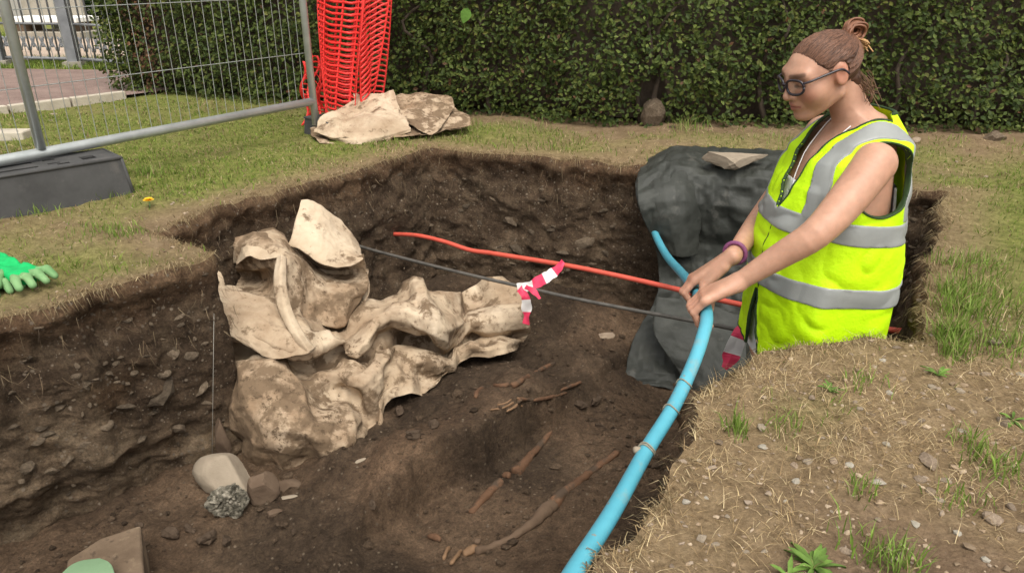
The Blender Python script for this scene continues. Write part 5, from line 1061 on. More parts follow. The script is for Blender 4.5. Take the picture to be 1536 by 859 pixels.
bone('femur', [(828, 645), (812, 665), (795, 685), (782, 700), (772, 710)], [0.009, 0.011, 0.013, 0.018, 0.022], 'brown thigh bone at the foot of the soil step', 'bone', 0.0, seed=8)
bone('kneecap', [(755, 714), (765, 716)], [0.011, 0.012], 'round kneecap between the thigh and shin at the soil step', 'bone', 0.6, 10, 9)
bone('tibia', [(752, 722), (738, 735), (722, 752), (706, 770)], [0.016, 0.015, 0.012, 0.010], 'reddish brown shin bone half sunk in the floor', 'bone', 0.15, seed=10)
bone('forearm_bone', [(832, 545), (805, 558), (785, 570), (768, 580)], [0.008, 0.008, 0.009, 0.012], 'reddish forearm bone on top of the soil step beside the fabric', 'bone', 0.3, seed=11)
bone('wrist_bone', [(764, 578), (752, 580), (740, 578)], [0.008, 0.007, 0.006], 'small wrist bone at the end of the reddish forearm bone', 'bone', 0.7, 12, 12)
bone('wrist_bone', [(726, 582), (716, 590), (714, 598)], [0.009, 0.010, 0.008], 'crumbled hand bones in dark soil on the step', 'bone', 0.5, 12, 13)
bone('forearm_bone', [(872, 574), (850, 583), (828, 592), (800, 600), (778, 602)], [0.006, 0.0065, 0.0065, 0.006, 0.008], 'long thin forearm bone leading to the pale finger bones', 'bone', 0.9, seed=14)
bone('forearm_bone', [(850, 590), (825, 597), (800, 602)], [0.0055, 0.006, 0.006], 'second thin forearm bone lying against the long one', 'bone', 0.7, 20, 15)
for k, (a, b_) in enumerate((((768, 599), (746, 608)), ((770, 604), (753, 613)), ((749, 615), (737, 616)), ((777, 606), (760, 617)), ((783, 609), (772, 615)), ((786, 601), (775, 597)))):
    bone('finger_bone', [a, ((a[0] + b_[0]) / 2, (a[1] + b_[1]) / 2 - (k % 3) + 1), b_], [0.0046, 0.0033, 0.0042] if k % 2 else [0.004, 0.003, 0.005], 'thin orange finger bone in the little fan on the soil step', 'bone_pale', 0.3 + 0.25 * (k % 3), 10, 20 + k)

# ------------------------------------------------------------------ stones and bits on the trench floor
def rock(name, px, py, r, label, mat, seed, sub=3, dims=(1, 0.8, 0.7), rz=0.0, rough=0.05, cuts=9, rx=0.0, lift=0.5, smooth=False):
    p = onfloor(px, py); s = r * np.linalg.norm(p - np.array((0, 0, CAM_H))) / FPX; V, F = stone_geo(seed, sub, 1.0, cuts, rough); V = V * np.array(dims) * s
    Rm = np.array(Matrix.Rotation(rz, 3, 'Z') @ Matrix.Rotation(rx, 3, 'X')); V = V @ Rm.T; V[:, 2] -= V[:, 2].min(); V += p + np.array((0, 0, -s * 0.15))
    return tag(mk(name, V, F, M[mat], None, smooth, base=True), label, 'stone')
rock('pale_stone', 343, 730, 50, 'smooth pale limestone block with a cut corner on the trench floor', 'pale_stone', 611, 4, (1, 0.76, 0.66), -0.35, 0.05, 9, 0.1, smooth=True)
rock('brown_stone', 398, 748, 27, 'angular brown stone leaning against the pale limestone block', 'dark_stone', 622, 3, (0.8, 0.8, 1.1), 0.4, 0.03, 9)
rock('mortar_lump', 343, 772, 30, 'rough grey mortar lump with pale grit in front of the limestone', 'mortar', 633, 4, (0.95, 0.75, 1.0), 0.2, 0.2, 5); gr = bpy.data.objects['mortar_lump'].modifiers.new('grit', 'DISPLACE'); tx = bpy.data.textures.new('grit', 'CLOUDS'); tx.noise_scale = 0.009; tx.noise_depth = 3; gr.texture = tx; gr.strength = 0.018; gr.texture_coords = 'LOCAL'
rock('grey_stone', 430, 735, 26, 'low dark rounded stone under the muddy fabric lobe', 'dark_stone', 644, 3, (1.1, 0.8, 0.45), 0.1, 0.04, 6)
rock('flat_chip', 425, 745, 16, 'thin pale stone flake beside the brown stone', 'pale_stone', 655, 2, (1.2, 0.35, 0.12), 0.2)
rock('leaning_stone', 338, 690, 24, 'tall reddish stone wedged in the shadow behind the limestone', 'dark_stone', 666, 3, (0.5, 0.6, 1.5), 0.2, 0.03, 8)
rock('brown_pebble', 410, 772, 13, 'low brown pebble on the floor in front of the brown stone', 'dark_stone', 677, 2, (1, 0.8, 0.4), 0.5)
rock('tan_chip', 545, 690, 13, 'thin tan stone chip beside the muddy fabric lobe', 'pale_stone', 688, 2, (1, 0.4, 0.2), 0.5)
rock('pale_chip', 908, 506, 14, 'pale flat stone at the foot of the back face', 'stone', 699, 2, (1.1, 0.6, 0.4), 0.1)
for k, (px, py, r) in enumerate(((255, 805, 14), (312, 810, 16), (340, 815, 13), (870, 612, 12), (895, 605, 14), (560, 760, 9), (210, 790, 8), (650, 640, 10), (600, 620, 10), (900, 640, 9), (985, 700, 12), (440, 800, 7), (285, 795, 10), (620, 655, 12))):
    tag(rock('soil_clod', px, py, r, 'x', 'clod', 700 + k, 3, (1, 0.8, 0.6), k, 0.22, 5), 'lump of dark soil lying loose on the trench floor', 'soil clod', 'loose soil clods')
def slab():
    # tan board-like slab in the corner of the picture with a green kneeling mat on it
    zt = -0.56; Q = [atz(*p, zt) for p in ((211, 786), (219, 905), (95, 930), (100, 838), (150, 806))]; Q = np.array(Q)
    V = np.vstack([Q, Q + np.array((0.0, 0.0, -0.12))]); n = len(Q); F = [tuple(range(n))[::-1], tuple(range(n, 2 * n))] + [(i, (i + 1) % n, n + (i + 1) % n, n + i) for i in range(n)]
    o = mk('stone_slab', V, F, M['slab'], None, False, base=True); bevel(o, 0.008, 3); tag(o, 'tan stone slab lying at the foot of the left trench face', 'stone slab')
    zt2 = -0.515; ring = [atz(*p, zt2) for p in ((150, 835), (165, 842), (172, 858), (185, 900), (170, 960), (60, 960), (60, 900), (95, 855), (118, 840))]; R = np.array(ring); c = R.mean(0)
    th = 0.028; V, F = [], []; n = len(R); prof = [(0.97, 0), (1.0, 0.006), (1.0, th - 0.006), (0.97, th)]
    R2 = catmull(np.vstack([R, R[:1]]), 49)[:-1]; n = len(R2)
    for k, dz in prof: V += [tuple(c + (p - c) * k + np.array((0, 0, -dz))) for p in R2]
    F = [(r * n + i, r * n + (i + 1) % n, (r + 1) * n + (i + 1) % n, (r + 1) * n + i) for r in range(3) for i in range(n)] + [tuple(range(n))[::-1], tuple(3 * n + i for i in range(n))]
    V = np.array(V); o = mk('kneeling_mat', V, F, M['mat_green'], None, True, base=True); tag(o, 'pale green foam kneeling mat with rounded corner on the tan slab', 'mat')
M['slab'] = pmat('slab', [(0.3, (0.10, 0.068, 0.043)), (0.6, (0.16, 0.113, 0.074)), (0.85, (0.24, 0.18, 0.12))], 11, 0.85, [(25, 0.5, 0.008), (90, 0.4, 0.003)], 0.25, spots=[(7, 0.54, 0.68, (0.33, 0.25, 0.165)), (30, 0.58, 0.68, (0.07, 0.048, 0.032))])
slab()

# ------------------------------------------------------------------ green work gloves on the turf
def gloves():
    z0 = gz1(-1.3, 1.9); O = np.array(atz(40, 428, 0)); O[2] = z0; t = thing('work_gloves', O, 'pair of bright green knitted work gloves with grey-green rubber fingers on the turf', 'gloves')
    ex = np.array((0.93, -0.36, 0)); ey = np.array((0.36, 0.93, 0)); ez = np.array((0, 0, 1.0))
    def L(x, y, z): return O + ex * x + ey * y + ez * z
    def glove(ox, oy, rot, oz, fl):
        c, s_ = math.cos(rot), math.sin(rot)
        def T(x, y, z): return L(ox + c * x - s_ * y, oy + s_ * x + c * y, oz + z)
        palm = [(T(-0.10, 0.0, 0.016), T(0.0, 0.0, 0.022), 0.036, 0.040)]
        fing = []
        for k, (y, ln, dn) in enumerate(((-0.038, 0.058, -0.012), (-0.014, 0.07, -0.006), (0.012, 0.066, 0.004), (0.036, 0.05, 0.012))):
            fing.append((T(0.02, y * 0.8, 0.022), T(0.02 + ln * 0.55, y + dn * 0.4, 0.028), T(0.02 + ln, y + dn, 0.012)))
        thumb = (T(-0.045, -0.03, 0.02), T(-0.01, -0.062, 0.02), T(0.01, -0.07, 0.012))
        def knit(P):
            d = d_cap(P, *palm[0][:2], 0.030, 0.036); d = smin(d, d_cap(P, T(-0.17, 0.01, 0.012), T(-0.09, 0, 0.014), 0.036, 0.030), 0.03); d = smin(d, d_cap(P, T(0, -0.02, 0.02), T(0.02, 0.022, 0.02), 0.024, 0.024), 0.02)
            q = P.copy(); d = np.maximum(d, P[:, 2] - (O[2] + oz + 0.036 + 0.012 * vnoise(P, 28, 3))); d = np.maximum(d, (O[2] + oz - 0.004) - P[:, 2]); return d + 0.004 * vnoise(P, 35, 5) + 0.003 * np.abs(vnoise(P, 60, 6))
        def tips(P):
            d = np.full(len(P), 1.0)
            for a, b, e in fing: d = np.minimum(d, smin(d_cap(P, a, b, 0.0115, 0.0118), d_cap(P, b, e, 0.0118, 0.0100), 0.006))
            d = np.minimum(d, smin(d_cap(P, thumb[0], thumb[1], 0.0135, 0.013), d_cap(P, thumb[1], thumb[2], 0.013, 0.011), 0.006)); return d + 0.0015 * vnoise(P, 70, 8)
        allp = np.array([p for f in fing for p in f] + list(thumb) + [palm[0][0], palm[0][1], T(-0.18, 0.01, 0.0)]); lo, hi = allp.min(0) - 0.06, allp.max(0) + 0.06
        V, F = implicit(knit, lo, hi, 0.0045); mk('knitted_cuff', V, F, M['glove'], t, True); V, F = implicit(tips, lo, hi, 0.004); mk('rubber_fingers', V, F, M['glove_tip'], t, True)
    glove(-0.02, 0.012, -0.20, 0.016, 1); glove(-0.09, -0.03, -0.35, -0.002, -1)
gloves()

# ------------------------------------------------------------------ path, gate and things beyond the lawn
def background():
    def sheet(name, pts, z, mat, label):
        V = [(p[0], p[1], z) for p in pts]; return tag(mk(name, V, [tuple(range(len(V)))], M[mat], None, False), label, None, None, 'structure')
    sheet('path', [(-3.06, 4.45), (-2.60, 5.06), (-2.0, 5.9), (-2.2, 6.3), (-4.3, 6.5), (-9, 6.9), (-9, 1.0), (-5.5, 1.2)], 0.020, 'path', 'reddish gravel path beyond the fence')
    sheet('pavement', [(-12, 7.3), (-2.2, 7.1), (-1.5, 9.3), (-12, 9.6)], 0.022, 'paving', 'tan paving beyond the garden gate')
    a, b = np.array((-3.9, 3.36)), np.array((-2.60, 5.06)); u = (b - a) / np.linalg.norm(b - a); n = 6; Lk = np.linalg.norm(b - a) / n
    for k in range(n):
        c = a + u * Lk * (k + 0.5); o = MB().box((c[0], c[1], 0.012), (Lk - 0.012, 0.05, 0.075), math.atan2(u[1], u[0])).build('kerb_stone', M['kerb'], None, base=True); bevel(o, 0.006); tag(o, 'pale edging stone between the lawn and the gravel path', 'kerb stone', 'edging stones along the gravel path')
    p = atz(10, 209, 0); o = MB().box((p[0] - 0.10, p[1], 0.02), (0.42, 0.10, 0.05), 0.05).build('edging_stone', M['kerb'], None, base=True); bevel(o, 0.008); tag(o, 'short cream stone kerb lying in the lawn behind the fence', 'kerb stone')
    for px, py in ((78, 186), (82, 176)):
        p = atz(px, py, 0); o = stone_obj('fallen_leaf', 5, (p[0], p[1], 0.02), (0.022, 0.016, 0.006), (0.2, 0.1, px), M['pale_stone']); tag(o, 'pale dry leaf lying on the lawn behind the fence' , 'leaf', 'dry leaves on the lawn')
    # ornamental iron gates
    g = atz(113, 101, 0); zH = 1.9
    def gate(name, P, Q, label, nb):
        P = np.array((*P, 0.0)); Q = np.array((*Q, 0.0)); t = thing(name, P, label, 'gate'); d = (Q - P); L = np.linalg.norm(d); d /= L; up = np.array((0, 0, 1.0))
        for z, r in ((0.07, 0.014), (0.36, 0.011), (1.15, 0.014), (1.75, 0.014)): MB().tube([P + up * z, Q + up * z], r, 6).build('rail', M['iron'], t, True)
        for k in range(nb + 1):
            q = P + d * L * k / nb; MB().tube([q + up * 0.05, q + up * (1.85 if k % 2 else 1.95)], 0.009 if 0 < k < nb else 0.018, 6).build('bar', M['iron'], t, True)
        for k in range(nb):
            q = P + d * L * (k + 0.5) / nb
            for sg in (-1, 1):
                pts = [q + up * 0.20 + d * sg * (0.004 + 0.035 * (1 - tt)) * math.cos(tt * 7) * 0.9 + up * 0.07 * (1 - 0.6 * tt) * math.sin(tt * 7 - 1.2) for tt in np.linspace(0, 1, 16)]; MB().tube(pts, 0.006, 5).build('scroll', M['iron'], t, True)
    def post(p, label, w=0.075, h=2.1):
        t = thing('gate_post', (p[0], p[1], 0), label, 'gate post', 'grey gate posts'); MB().box((p[0], p[1], h / 2), (w, w, h), 0.2).build('shaft', M['iron'], t); MB().box((p[0], p[1], h + 0.02), (w * 1.4, w * 1.4, 0.05), 0.2).build('cap', M['iron'], t); MB().box((p[0], p[1], 0.02), (w * 2.0, w * 2.0, 0.06), 0.2).build('foot', M['grey_slab'], t)
    post((g[0], g[1]), 'square grey gate post beside the hedge end'); post((g[0] - 0.72, g[1] + 0.1), 'square grey gate post on the far side of the garden gate')
    gate('garden_gate', (g[0] - 0.68, g[1] + 0.12), (g[0] - 0.05, g[1] + 0.02), 'grey iron garden gate with scrolls beyond the gravel path', 7)
    gate('side_railing', (g[0] + 0.06, g[1]), (g[0] + 0.62, g[1] - 0.28), 'grey iron railing with scrolls between gate post and hedge', 6)
    gate('far_railing', (g[0] - 2.6, g[1] + 0.35), (g[0] - 0.78, g[1] + 0.12), 'grey iron railing continuing past the far gate post', 16)
    # stone table tomb, bollard, wall and shrub
    c = atz(72, 62, 0) + np.array((-0.05, 0.3, 0)); t = thing('stone_bench', (c[0], c[1], 0), 'low grey stone bench with a white top slab beyond the gate', 'bench')
    bevel(MB().box((c[0], c[1], 0.05), (0.95, 0.5, 0.10), -0.1).build('plinth', M['grey_slab'], t), 0.01)
    for s_ in (-0.3, 0.3): bevel(MB().box((c[0] + s_, c[1], 0.15), (0.12, 0.34, 0.12), -0.1).build('support', M['dark_stone'], t), 0.008)
    bevel(MB().box((c[0], c[1], 0.235), (0.9, 0.46, 0.06), -0.1).build('seat_slab', M['white_paint'], t), 0.01); bevel(MB().box((c[0] - 0.1, c[1] + 0.24, 0.36), (0.8, 0.08, 0.2), -0.1).build('backrest', M['grey_slab'], t), 0.01)
    p = atz(90, 48, 0); t = thing('bollard', (p[0], p[1], 0), 'dark bollard with a white pointed cap behind the stone bench', 'bollard')
    MB().tube([(p[0], p[1], 0), (p[0], p[1], 0.38)], 0.06, 12).build('shaft', M['rubber'], t, True); MB().tube([(p[0], p[1], 0.38), (p[0], p[1], 0.40), (p[0], p[1], 0.47)], [0.10, 0.085, 0.01], 12).build('cap', M['white_paint'], t, True)
    w_ = thing('boundary_wall', (-9.2, 14.2, 0), 'plain grey rendered wall far beyond the gate', 'wall'); bevel(MB().box((-9.2, 14.2, 1.2), (4.4, 0.3, 2.4), 0.1).build('wall_face', M['grey_render'], w_), 0.02); MB().box((-9.2, 14.2, 2.45), (4.6, 0.42, 0.12), 0.1).build('coping', M['grey_slab'], w_)
    sh = thing('leafy_shrub', (-6.1, 13.6, 0), 'dark green shrubbery beside the grey wall', 'shrub'); n = 9000
    C = RNG.normal(size=(n, 3)); C /= np.linalg.norm(C, axis=1)[:, None]; C *= (RNG.uniform(0.5, 1, n) ** 0.4)[:, None] * (1 + 0.25 * fbm(C, 2, 3, 5))[:, None]; C = C * np.array((1.5, 0.7, 1.3)) + np.array((-6.1, 13.6, 1.2)); C = C[C[:, 2] > 0.03]; n = len(C)
    a = RNG.normal(size=(n, 3)) * 0.05; b = RNG.normal(size=(n, 3)) * 0.035; V = np.stack([C - a, C + b, C + a, C - b], 1).reshape(-1, 3); F = (np.arange(n) * 4)[:, None] + np.arange(4)
    tag(mk('foliage', V, F, M['leaf'], sh, False, np.repeat(pick([(0.02, 0.04, 0.012), (0.035, 0.06, 0.018)], n, 0.3), 4, 0)), None, None, None, 'stuff')
    for k in range(4): MB().tube([(-6.4 + 0.2 * k, 13.6, 0), (-6.6 + 0.33 * k, 13.6, 0.7)], 0.03, 6).build('stem', M['bark'], sh, True)
    # verge of grass between path and paving
    P = np.column_stack([RNG.uniform(-7, -2.4, 9000), RNG.uniform(6.55, 7.35, 9000)]); P2 = np.column_stack([RNG.uniform(-9, -2.4, 6000), RNG.uniform(9.5, 10.4, 6000)]); P = np.concatenate([P, P2]); m = len(P)
    blades('verge_grass', P, RNG.uniform(0.03, 0.07, m), RNG.uniform(0.006, 0.01, m), RNG.uniform(0.1, 0.9, m), pick(GREEN, m, 0.3), 'rough grass verge beside the garden gate')
background()

# ------------------------------------------------------------------ the worker
def worker():
    Y0 = 1.80; FL = -0.90
    T = thing('person', (0.83, Y0, FL), 'person in yellow high-visibility vest and glasses bending over the blue pipe', 'person')
    S = np.array([(-0.22, 0.806, 0.165, 0.192), (-0.05, 0.812, 0.178, 0.198), (0.10, 0.812, 0.178, 0.196), (0.22, 0.808, 0.158, 0.190), (0.32, 0.816, 0.138, 0.186), (0.385, 0.830, 0.118, 0.175), (0.430, 0.848, 0.100, 0.150), (0.462, 0.852, 0.078, 0.112), (0.495, 0.850, 0.064, 0.074), (0.53, 0.846, 0.06, 0.062)])
    def prof(z, off=0.0):
        cx = np.interp(z, S[:, 0], S[:, 1]); a = np.interp(z, S[:, 0], S[:, 2]); b = np.interp(z, S[:, 0], S[:, 3]); return cx, a - off, b - off
    def torso(P, off):
        z = P[:, 2]; cx, a, b = prof(z, off); q = np.sqrt((np.abs((P[:, 0] - cx) / a)) ** 2.25 + np.abs((P[:, 1] - Y0) / b) ** 2.25 + 1e-9) 
        q = (np.abs((P[:, 0] - cx) / a) ** 2.3 + np.abs((P[:, 1] - Y0) / b) ** 2.3 + 1e-12) ** (1 / 2.3)
        return (q - 1) * np.minimum(a, b) * 0.95
    # ---- head frame
    HO = np.array((0.722, 1.785, 0.582)); pit, yaw, HS = math.radians(20), math.radians(13), 0.88
    f = np.array((-math.cos(pit) * math.cos(yaw), -math.cos(pit) * math.sin(yaw), -math.sin(pit))); l = np.array((math.sin(yaw), -math.cos(yaw), 0)); l = l / np.linalg.norm(l)
    l = np.cross(np.array((0, 0, 1.0)), f); l /= np.linalg.norm(l); u = np.cross(f, l); RM = np.stack([f, l, u], 0)
    def tol(P): return (P - HO) @ RM.T / HS
    def tow(x, y, z): return HO + HS * (x * f + y * l + z * u)
    def head(P):
        L = tol(P); A = L.copy(); A[:, 1] = np.abs(A[:, 1])
        d = d_ell(L, (-0.014, 0, 0.014), (0.094, 0.074, 0.072))
        d = smin(d, d_ell(L, (0.036, 0, -0.020), (0.056, 0.060, 0.078)), 0.03)
        d = smin(d, d_cap(A, (-0.012, 0.046, -0.060), (0.055, 0.012, -0.092), 0.017, 0.018), 0.03)
        d = smin(d, d_ell(L, (0.070, 0, -0.095), (0.021, 0.022, 0.018)), 0.018)
        d = smin(d, d_sph(A, (0.050, 0.040, -0.034), 0.029), 0.028)
        d = smin(d, d_cap(A, (0.082, 0.006, 0.018), (0.070, 0.046, 0.020), 0.0085, 0.009), 0.022)
        d = smax(d, -d_ell(A, (0.094, 0.031, 0.000), (0.0125, 0.018, 0.0115)), 0.016)          # sockets
        d = smin(d, d_ell(A, (0.070, 0.031, -0.001), (0.0145, 0.0165, 0.0125)), 0.005)        # closed lids
        n = d_cap(L, (0.084, 0, 0.010), (0.103, 0, -0.030), 0.0080, 0.0100); n = smin(n, d_sph(L, (0.104, 0, -0.033), 0.0105), 0.008); n = smin(n, d_sph(A, (0.094, 0.0115, -0.038), 0.0074), 0.008)
        d = smin(d, n, 0.012)
        d = smax(d, -d_sph(A, (0.099, 0.006, -0.0455), 0.0035), 0.004)
        d = smin(d, d_ell(L, (0.080, 0, -0.062), (0.016, 0.026, 0.020)), 0.012)
        lipu = d_cap(A, (0.0955, 0.0, -0.0575), (0.084, 0.022, -0.064), 0.0048, 0.0028); lipl = d_cap(A, (0.0935, 0.0, -0.0695), (0.083, 0.020, -0.0655), 0.0058, 0.003)
        d = smin(d, lipu, 0.006); d = smin(d, lipl, 0.006)
        d = smax(d, -d_cap(A, (0.101, 0, -0.0635), (0.087, 0.024, -0.065), 0.0016, 0.0016), 0.003)
        e = d_ell(A, (-0.012, 0.073, -0.006), (0.019, 0.0085, 0.031)); e = smax(e, -d_ell(A, (-0.008, 0.083, -0.006), (0.011, 0.007, 0.019)), 0.005)
        d = smin(d, e, 0.006)
        return d * HS
    NB = np.array((0.838, Y0, 0.455))
    SHN, ELN, WRN = np.array((0.822, 1.642, 0.396)), np.array(aty(1224, 350, 1.545)), np.array(aty(1106, 424, 1.585))
    SHF, ELF, WRF = np.array((0.825, 1.955, 0.40)), np.array((0.700, 1.965, 0.165)), np.array(aty(1099, 384, 1.765))
    def arm(P, sh, el, wr):
        m1 = sh + (el - sh) * 0.5 + np.array((0.004, 0, -0.004)); m2 = el + (wr - el) * 0.45; C = catmull([sh, m1, el, m2, wr], 17); r = catmull(np.array([[0.047], [0.0425], [0.0350], [0.0295], [0.0205]]), 17)[:, 0]
        d = d_cap(P, C[0], C[1], r[0], r[1])
        for k in range(1, 16): d = np.minimum(d, d_cap(P, C[k], C[k + 1], r[k], r[k + 1]))
        return d
    def gi(Yv):
        return int(np.argmin(np.abs(PIPEC[:, 1] - Yv) + 100 * (PIPEC[:, 1] < 0.5)))
    def grip(P, wr, i, thumb, spr=0.0195):
        c = PIPEC[i]; t = PIPEC[i - 2] - PIPEC[i + 2]; t = t / np.linalg.norm(t)       # towards the far end
        e1 = wr - c; e1 = e1 - t * (e1 @ t); e1 /= np.linalg.norm(e1); e2 = np.cross(t, e1); 
        if e2[2] < 0 or (abs(e2[2]) < 0.3 and e2[1] > 0): e2 = -e2
        def Q(a, b, s_): return c + e1 * a + e2 * b + t * s_
        d = np.full(len(P), 1.0); hand = np.full(len(P), 1.0)
        for k in range(4):
            s_ = (k - 1.5) * spr * (1 if thumb > 0 else -1); kk = [1.0, 1.08, 1.02, 0.88][3 - k]
            mcp, pip, dip, tip = Q(0.022, 0.030, s_ * 1.05), Q(-0.020 * kk, 0.029 * kk, s_), Q(-0.029, -0.004, s_ * 0.98), Q(-0.012, -0.026, s_ * 0.95)
            fg = smin(d_cap(P, mcp, pip, 0.0098, 0.0088), smin(d_cap(P, pip, dip, 0.0088, 0.0080), d_cap(P, dip, tip, 0.0080, 0.0070), 0.004), 0.004); d = np.minimum(d, fg) if k == 0 else smin(d, fg, 0.0022)
            hand = smin(hand, d_cap(P, wr + t * s_ * 0.35, mcp, 0.0175, 0.0115), 0.012)
        sg = thumb; th = smin(d_cap(P, wr * 0.72 + c * 0.28 + t * sg * 0.022, Q(0.024, 0.004, sg * 0.046), 0.0145, 0.0115), d_cap(P, Q(0.024, 0.004, sg * 0.046), Q(-0.002, -0.020, sg * 0.042), 0.0105, 0.0085), 0.006)
        hand = smin(hand, th, 0.010); return smin(hand, d, 0.007)
    iN, iF = gi(1.585), gi(1.79)
    lg = [((0.84, Y0 - 0.09, -0.20), (0.85, Y0 - 0.10, -0.52), (0.87, Y0 - 0.10, FL + 0.08)), ((0.84, Y0 + 0.09, -0.20), (0.80, Y0 + 0.11, -0.52), (0.83, Y0 + 0.12, FL + 0.08))]
    def box(P, lo, hi): return ((P > lo) & (P < hi)).all(1)
    def part(P, fn, lo, hi, m=0.06):
        r = np.full(len(P), 0.5); lo = np.array(lo); hi = np.array(hi); k = box(P, lo - m, hi + m)
        out = np.linalg.norm(np.maximum(np.maximum(lo - P, P - hi), 0), axis=1); r = np.maximum(out, 0.02)
        if k.any(): r[k] = fn(P[k])
        return r
    def mm(*p): p = np.array(p); return p.min(0), p.max(0)
    def trunk(P):
        d = torso(P, 0.030); d = np.maximum(d, P[:, 2] - 0.475); d = np.maximum(d, -0.19 - P[:, 2])
        nk = d_cap(P, NB + np.array((0.01, 0, -0.02)), HO - u * 0.05 * HS + f * -0.040, 0.046, 0.040); return smin(d, nk, 0.04)
    def legs(P):
        d = np.full(len(P), 1.0)
        for h, k, a in lg: d = smin(d, smin(d_cap(P, h, k, 0.082, 0.056), d_cap(P, k, a, 0.056, 0.036), 0.03), 0.03)
        d = smin(d, d_ell(P, (0.845, Y0, -0.17), (0.11, 0.16, 0.10)), 0.05); 
        for h, k, a in lg: d = smin(d, d_cap(P, np.array(a) + np.array((0, 0, -0.04)), np.array(a) + np.array((-0.14, 0, -0.05)), 0.032, 0.026), 0.03)
        return d
    hb = (HO - 0.13, HO + 0.15)
    def body(P):
        d = part(P, trunk, (0.62, 1.58, -0.2), (1.06, 2.02, 0.62))
        d = smin(d, part(P, head, *hb), 0.014)
        d = smin(d, part(P, lambda q: arm(q, SHN, ELN, WRN), *[v + s_ * 0.06 for v, s_ in zip(mm(SHN, ELN, WRN), (-1, 1))]), 0.03)
        d = smin(d, part(P, lambda q: arm(q, SHF, ELF, WRF), *[v + s_ * 0.06 for v, s_ in zip(mm(SHF, ELF, WRF), (-1, 1))]), 0.03)
        d = smin(d, part(P, lambda q: grip(q, WRN, iN, 1), PIPEC[iN] - 0.09, np.maximum(PIPEC[iN], WRN) + 0.07), 0.008)
        d = smin(d, part(P, lambda q: grip(q, WRF, iF, -1), PIPEC[iF] - 0.09, np.maximum(PIPEC[iF], WRF) + 0.07), 0.008)
        d = smin(d, part(P, legs, (0.6, 1.58, FL - 0.02), (1.05, 2.05, -0.02)), 0.03)
        return d
    V, F = implicit(body, (0.38, 1.44, FL - 0.03), (1.10, 2.08, 0.74), 0.0031, 12, 2)
    # skin colouring: lips, brows, cheeks, darker mouth line and nostrils; nails not drawn
    L = tol(V); A = L.copy(); A[:, 1] = np.abs(A[:, 1]); C = np.tile((0.44, 0.245, 0.165), (len(V), 1))
    C *= (1 + 0.09 * fbm(V, 14, 3, 7)[:, None] * np.array((0.8, 1.1, 1.2))); C *= (1 + 0.05 * vnoise(V, 95, 12))[:, None]
    def tint(dist, r0, r1, col, amt):
        k = (amt * sstep(r1, r0, dist))[:, None]; C[:] = C * (1 - k) + np.array(col) * k
    inh = np.linalg.norm(L, axis=1) < 0.16
    tint(np.where(inh, d_sph(A, (0.070, 0.046, -0.035), 0.0), 1), 0.01, 0.035, (0.42, 0.165, 0.11), 0.5)
    tint(np.where(inh, np.minimum(d_cap(A, (0.0955, 0, -0.0575), (0.084, 0.022, -0.064), 0.005, 0.003), d_cap(A, (0.0935, 0, -0.0695), (0.083, 0.020, -0.0655), 0.006, 0.003)), 1), 0.0005, 0.0035, (0.30, 0.095, 0.075), 0.75)
    tint(np.where(inh, d_cap(A, (0.098, 0, -0.0635), (0.085, 0.023, -0.065), 0.001, 0.001), 1), 0.0008, 0.003, (0.16, 0.05, 0.04), 0.7)
    tint(np.where(inh, d_cap(A, (0.092, 0.014, 0.019), (0.076, 0.050, 0.023), 0.003, 0.002), 1), 0.002, 0.006, (0.10, 0.055, 0.035), 0.75)
    tint(np.where(inh, d_cap(A, (0.086, 0.018, -0.008), (0.076, 0.047, -0.007), 0.001, 0.001), 1), 0.0015, 0.0045, (0.06, 0.035, 0.028), 0.8)
    tint(np.where(inh, d_sph(A, (0.106, 0.006, -0.046), 0.003), 1), 0.0005, 0.003, (0.14, 0.05, 0.04), 0.7)
    tint(np.where(inh, d_sph(A, (-0.012, 0.08, -0.006), 0.02), 1), 0.0, 0.02, (0.42, 0.16, 0.10), 0.5)
    for i, wr in ((iN, WRN), (iF, WRF)): tint(np.linalg.norm(V - PIPEC[i], axis=1), 0.03, 0.08, (0.40, 0.185, 0.12), 0.6)
    mk('body', V, F, M['skin'], T, True, C)

    # ---- hair
    def hairf(P):
        L = tol(P); A = L.copy(); A[:, 1] = np.abs(A[:, 1])
        d = d_ell(L, (-0.016, 0, 0.016), (0.0985, 0.0785, 0.0770)) + 0.0045 * sstep(0.02, 0.070, L[:, 0]) + 0.003 * sstep(0.035, 0.005, L[:, 2]) * sstep(-0.05, -0.01, L[:, 0])
        # streaks running back to the bun
        bx, bz = -0.085, 0.05; ang = np.arctan2(L[:, 1], 0.2 + 0 * L[:, 0]) ; th = np.arctan2(L[:, 2] - bz, np.abs(L[:, 1]) + 0.002)
        d = d + 0.0022 * np.sin(th * 46 + 5 * vnoise(L, 30, 2)) + 0.0018 * vnoise(np.stack([th * 22, L[:, 0] * 12, L[:, 1] * 5], -1), 1.0, 3)
        hl = 0.068 - 0.50 * np.maximum(A[:, 1] - 0.030, 0) - 0.9 * np.maximum(0.052 - L[:, 2], 0) * 0.75                # hairline: keep only behind it
        d = smax(d, (L[:, 0] - hl) * 0.8, 0.006)
        side = 0.012 + 0.0 * L[:, 0]; d = smax(d, np.where(L[:, 0] > -0.03, (0.010 - 0.30 * (0.03 - L[:, 0])) - L[:, 2], -1.0) * 0.8, 0.006)
        low = -0.062; d = smax(d, (low - 0.5 * (L[:, 0] + 0.06)) - L[:, 2], 0.006)
        d = smax(d, -d_ell(A, (-0.010, 0.078, -0.006), (0.024, 0.02, 0.036)), 0.004)
        d = smin(d, d_ell(L, (-0.072, 0, -0.052), (0.030, 0.045, 0.030)), 0.02)
        return d * HS
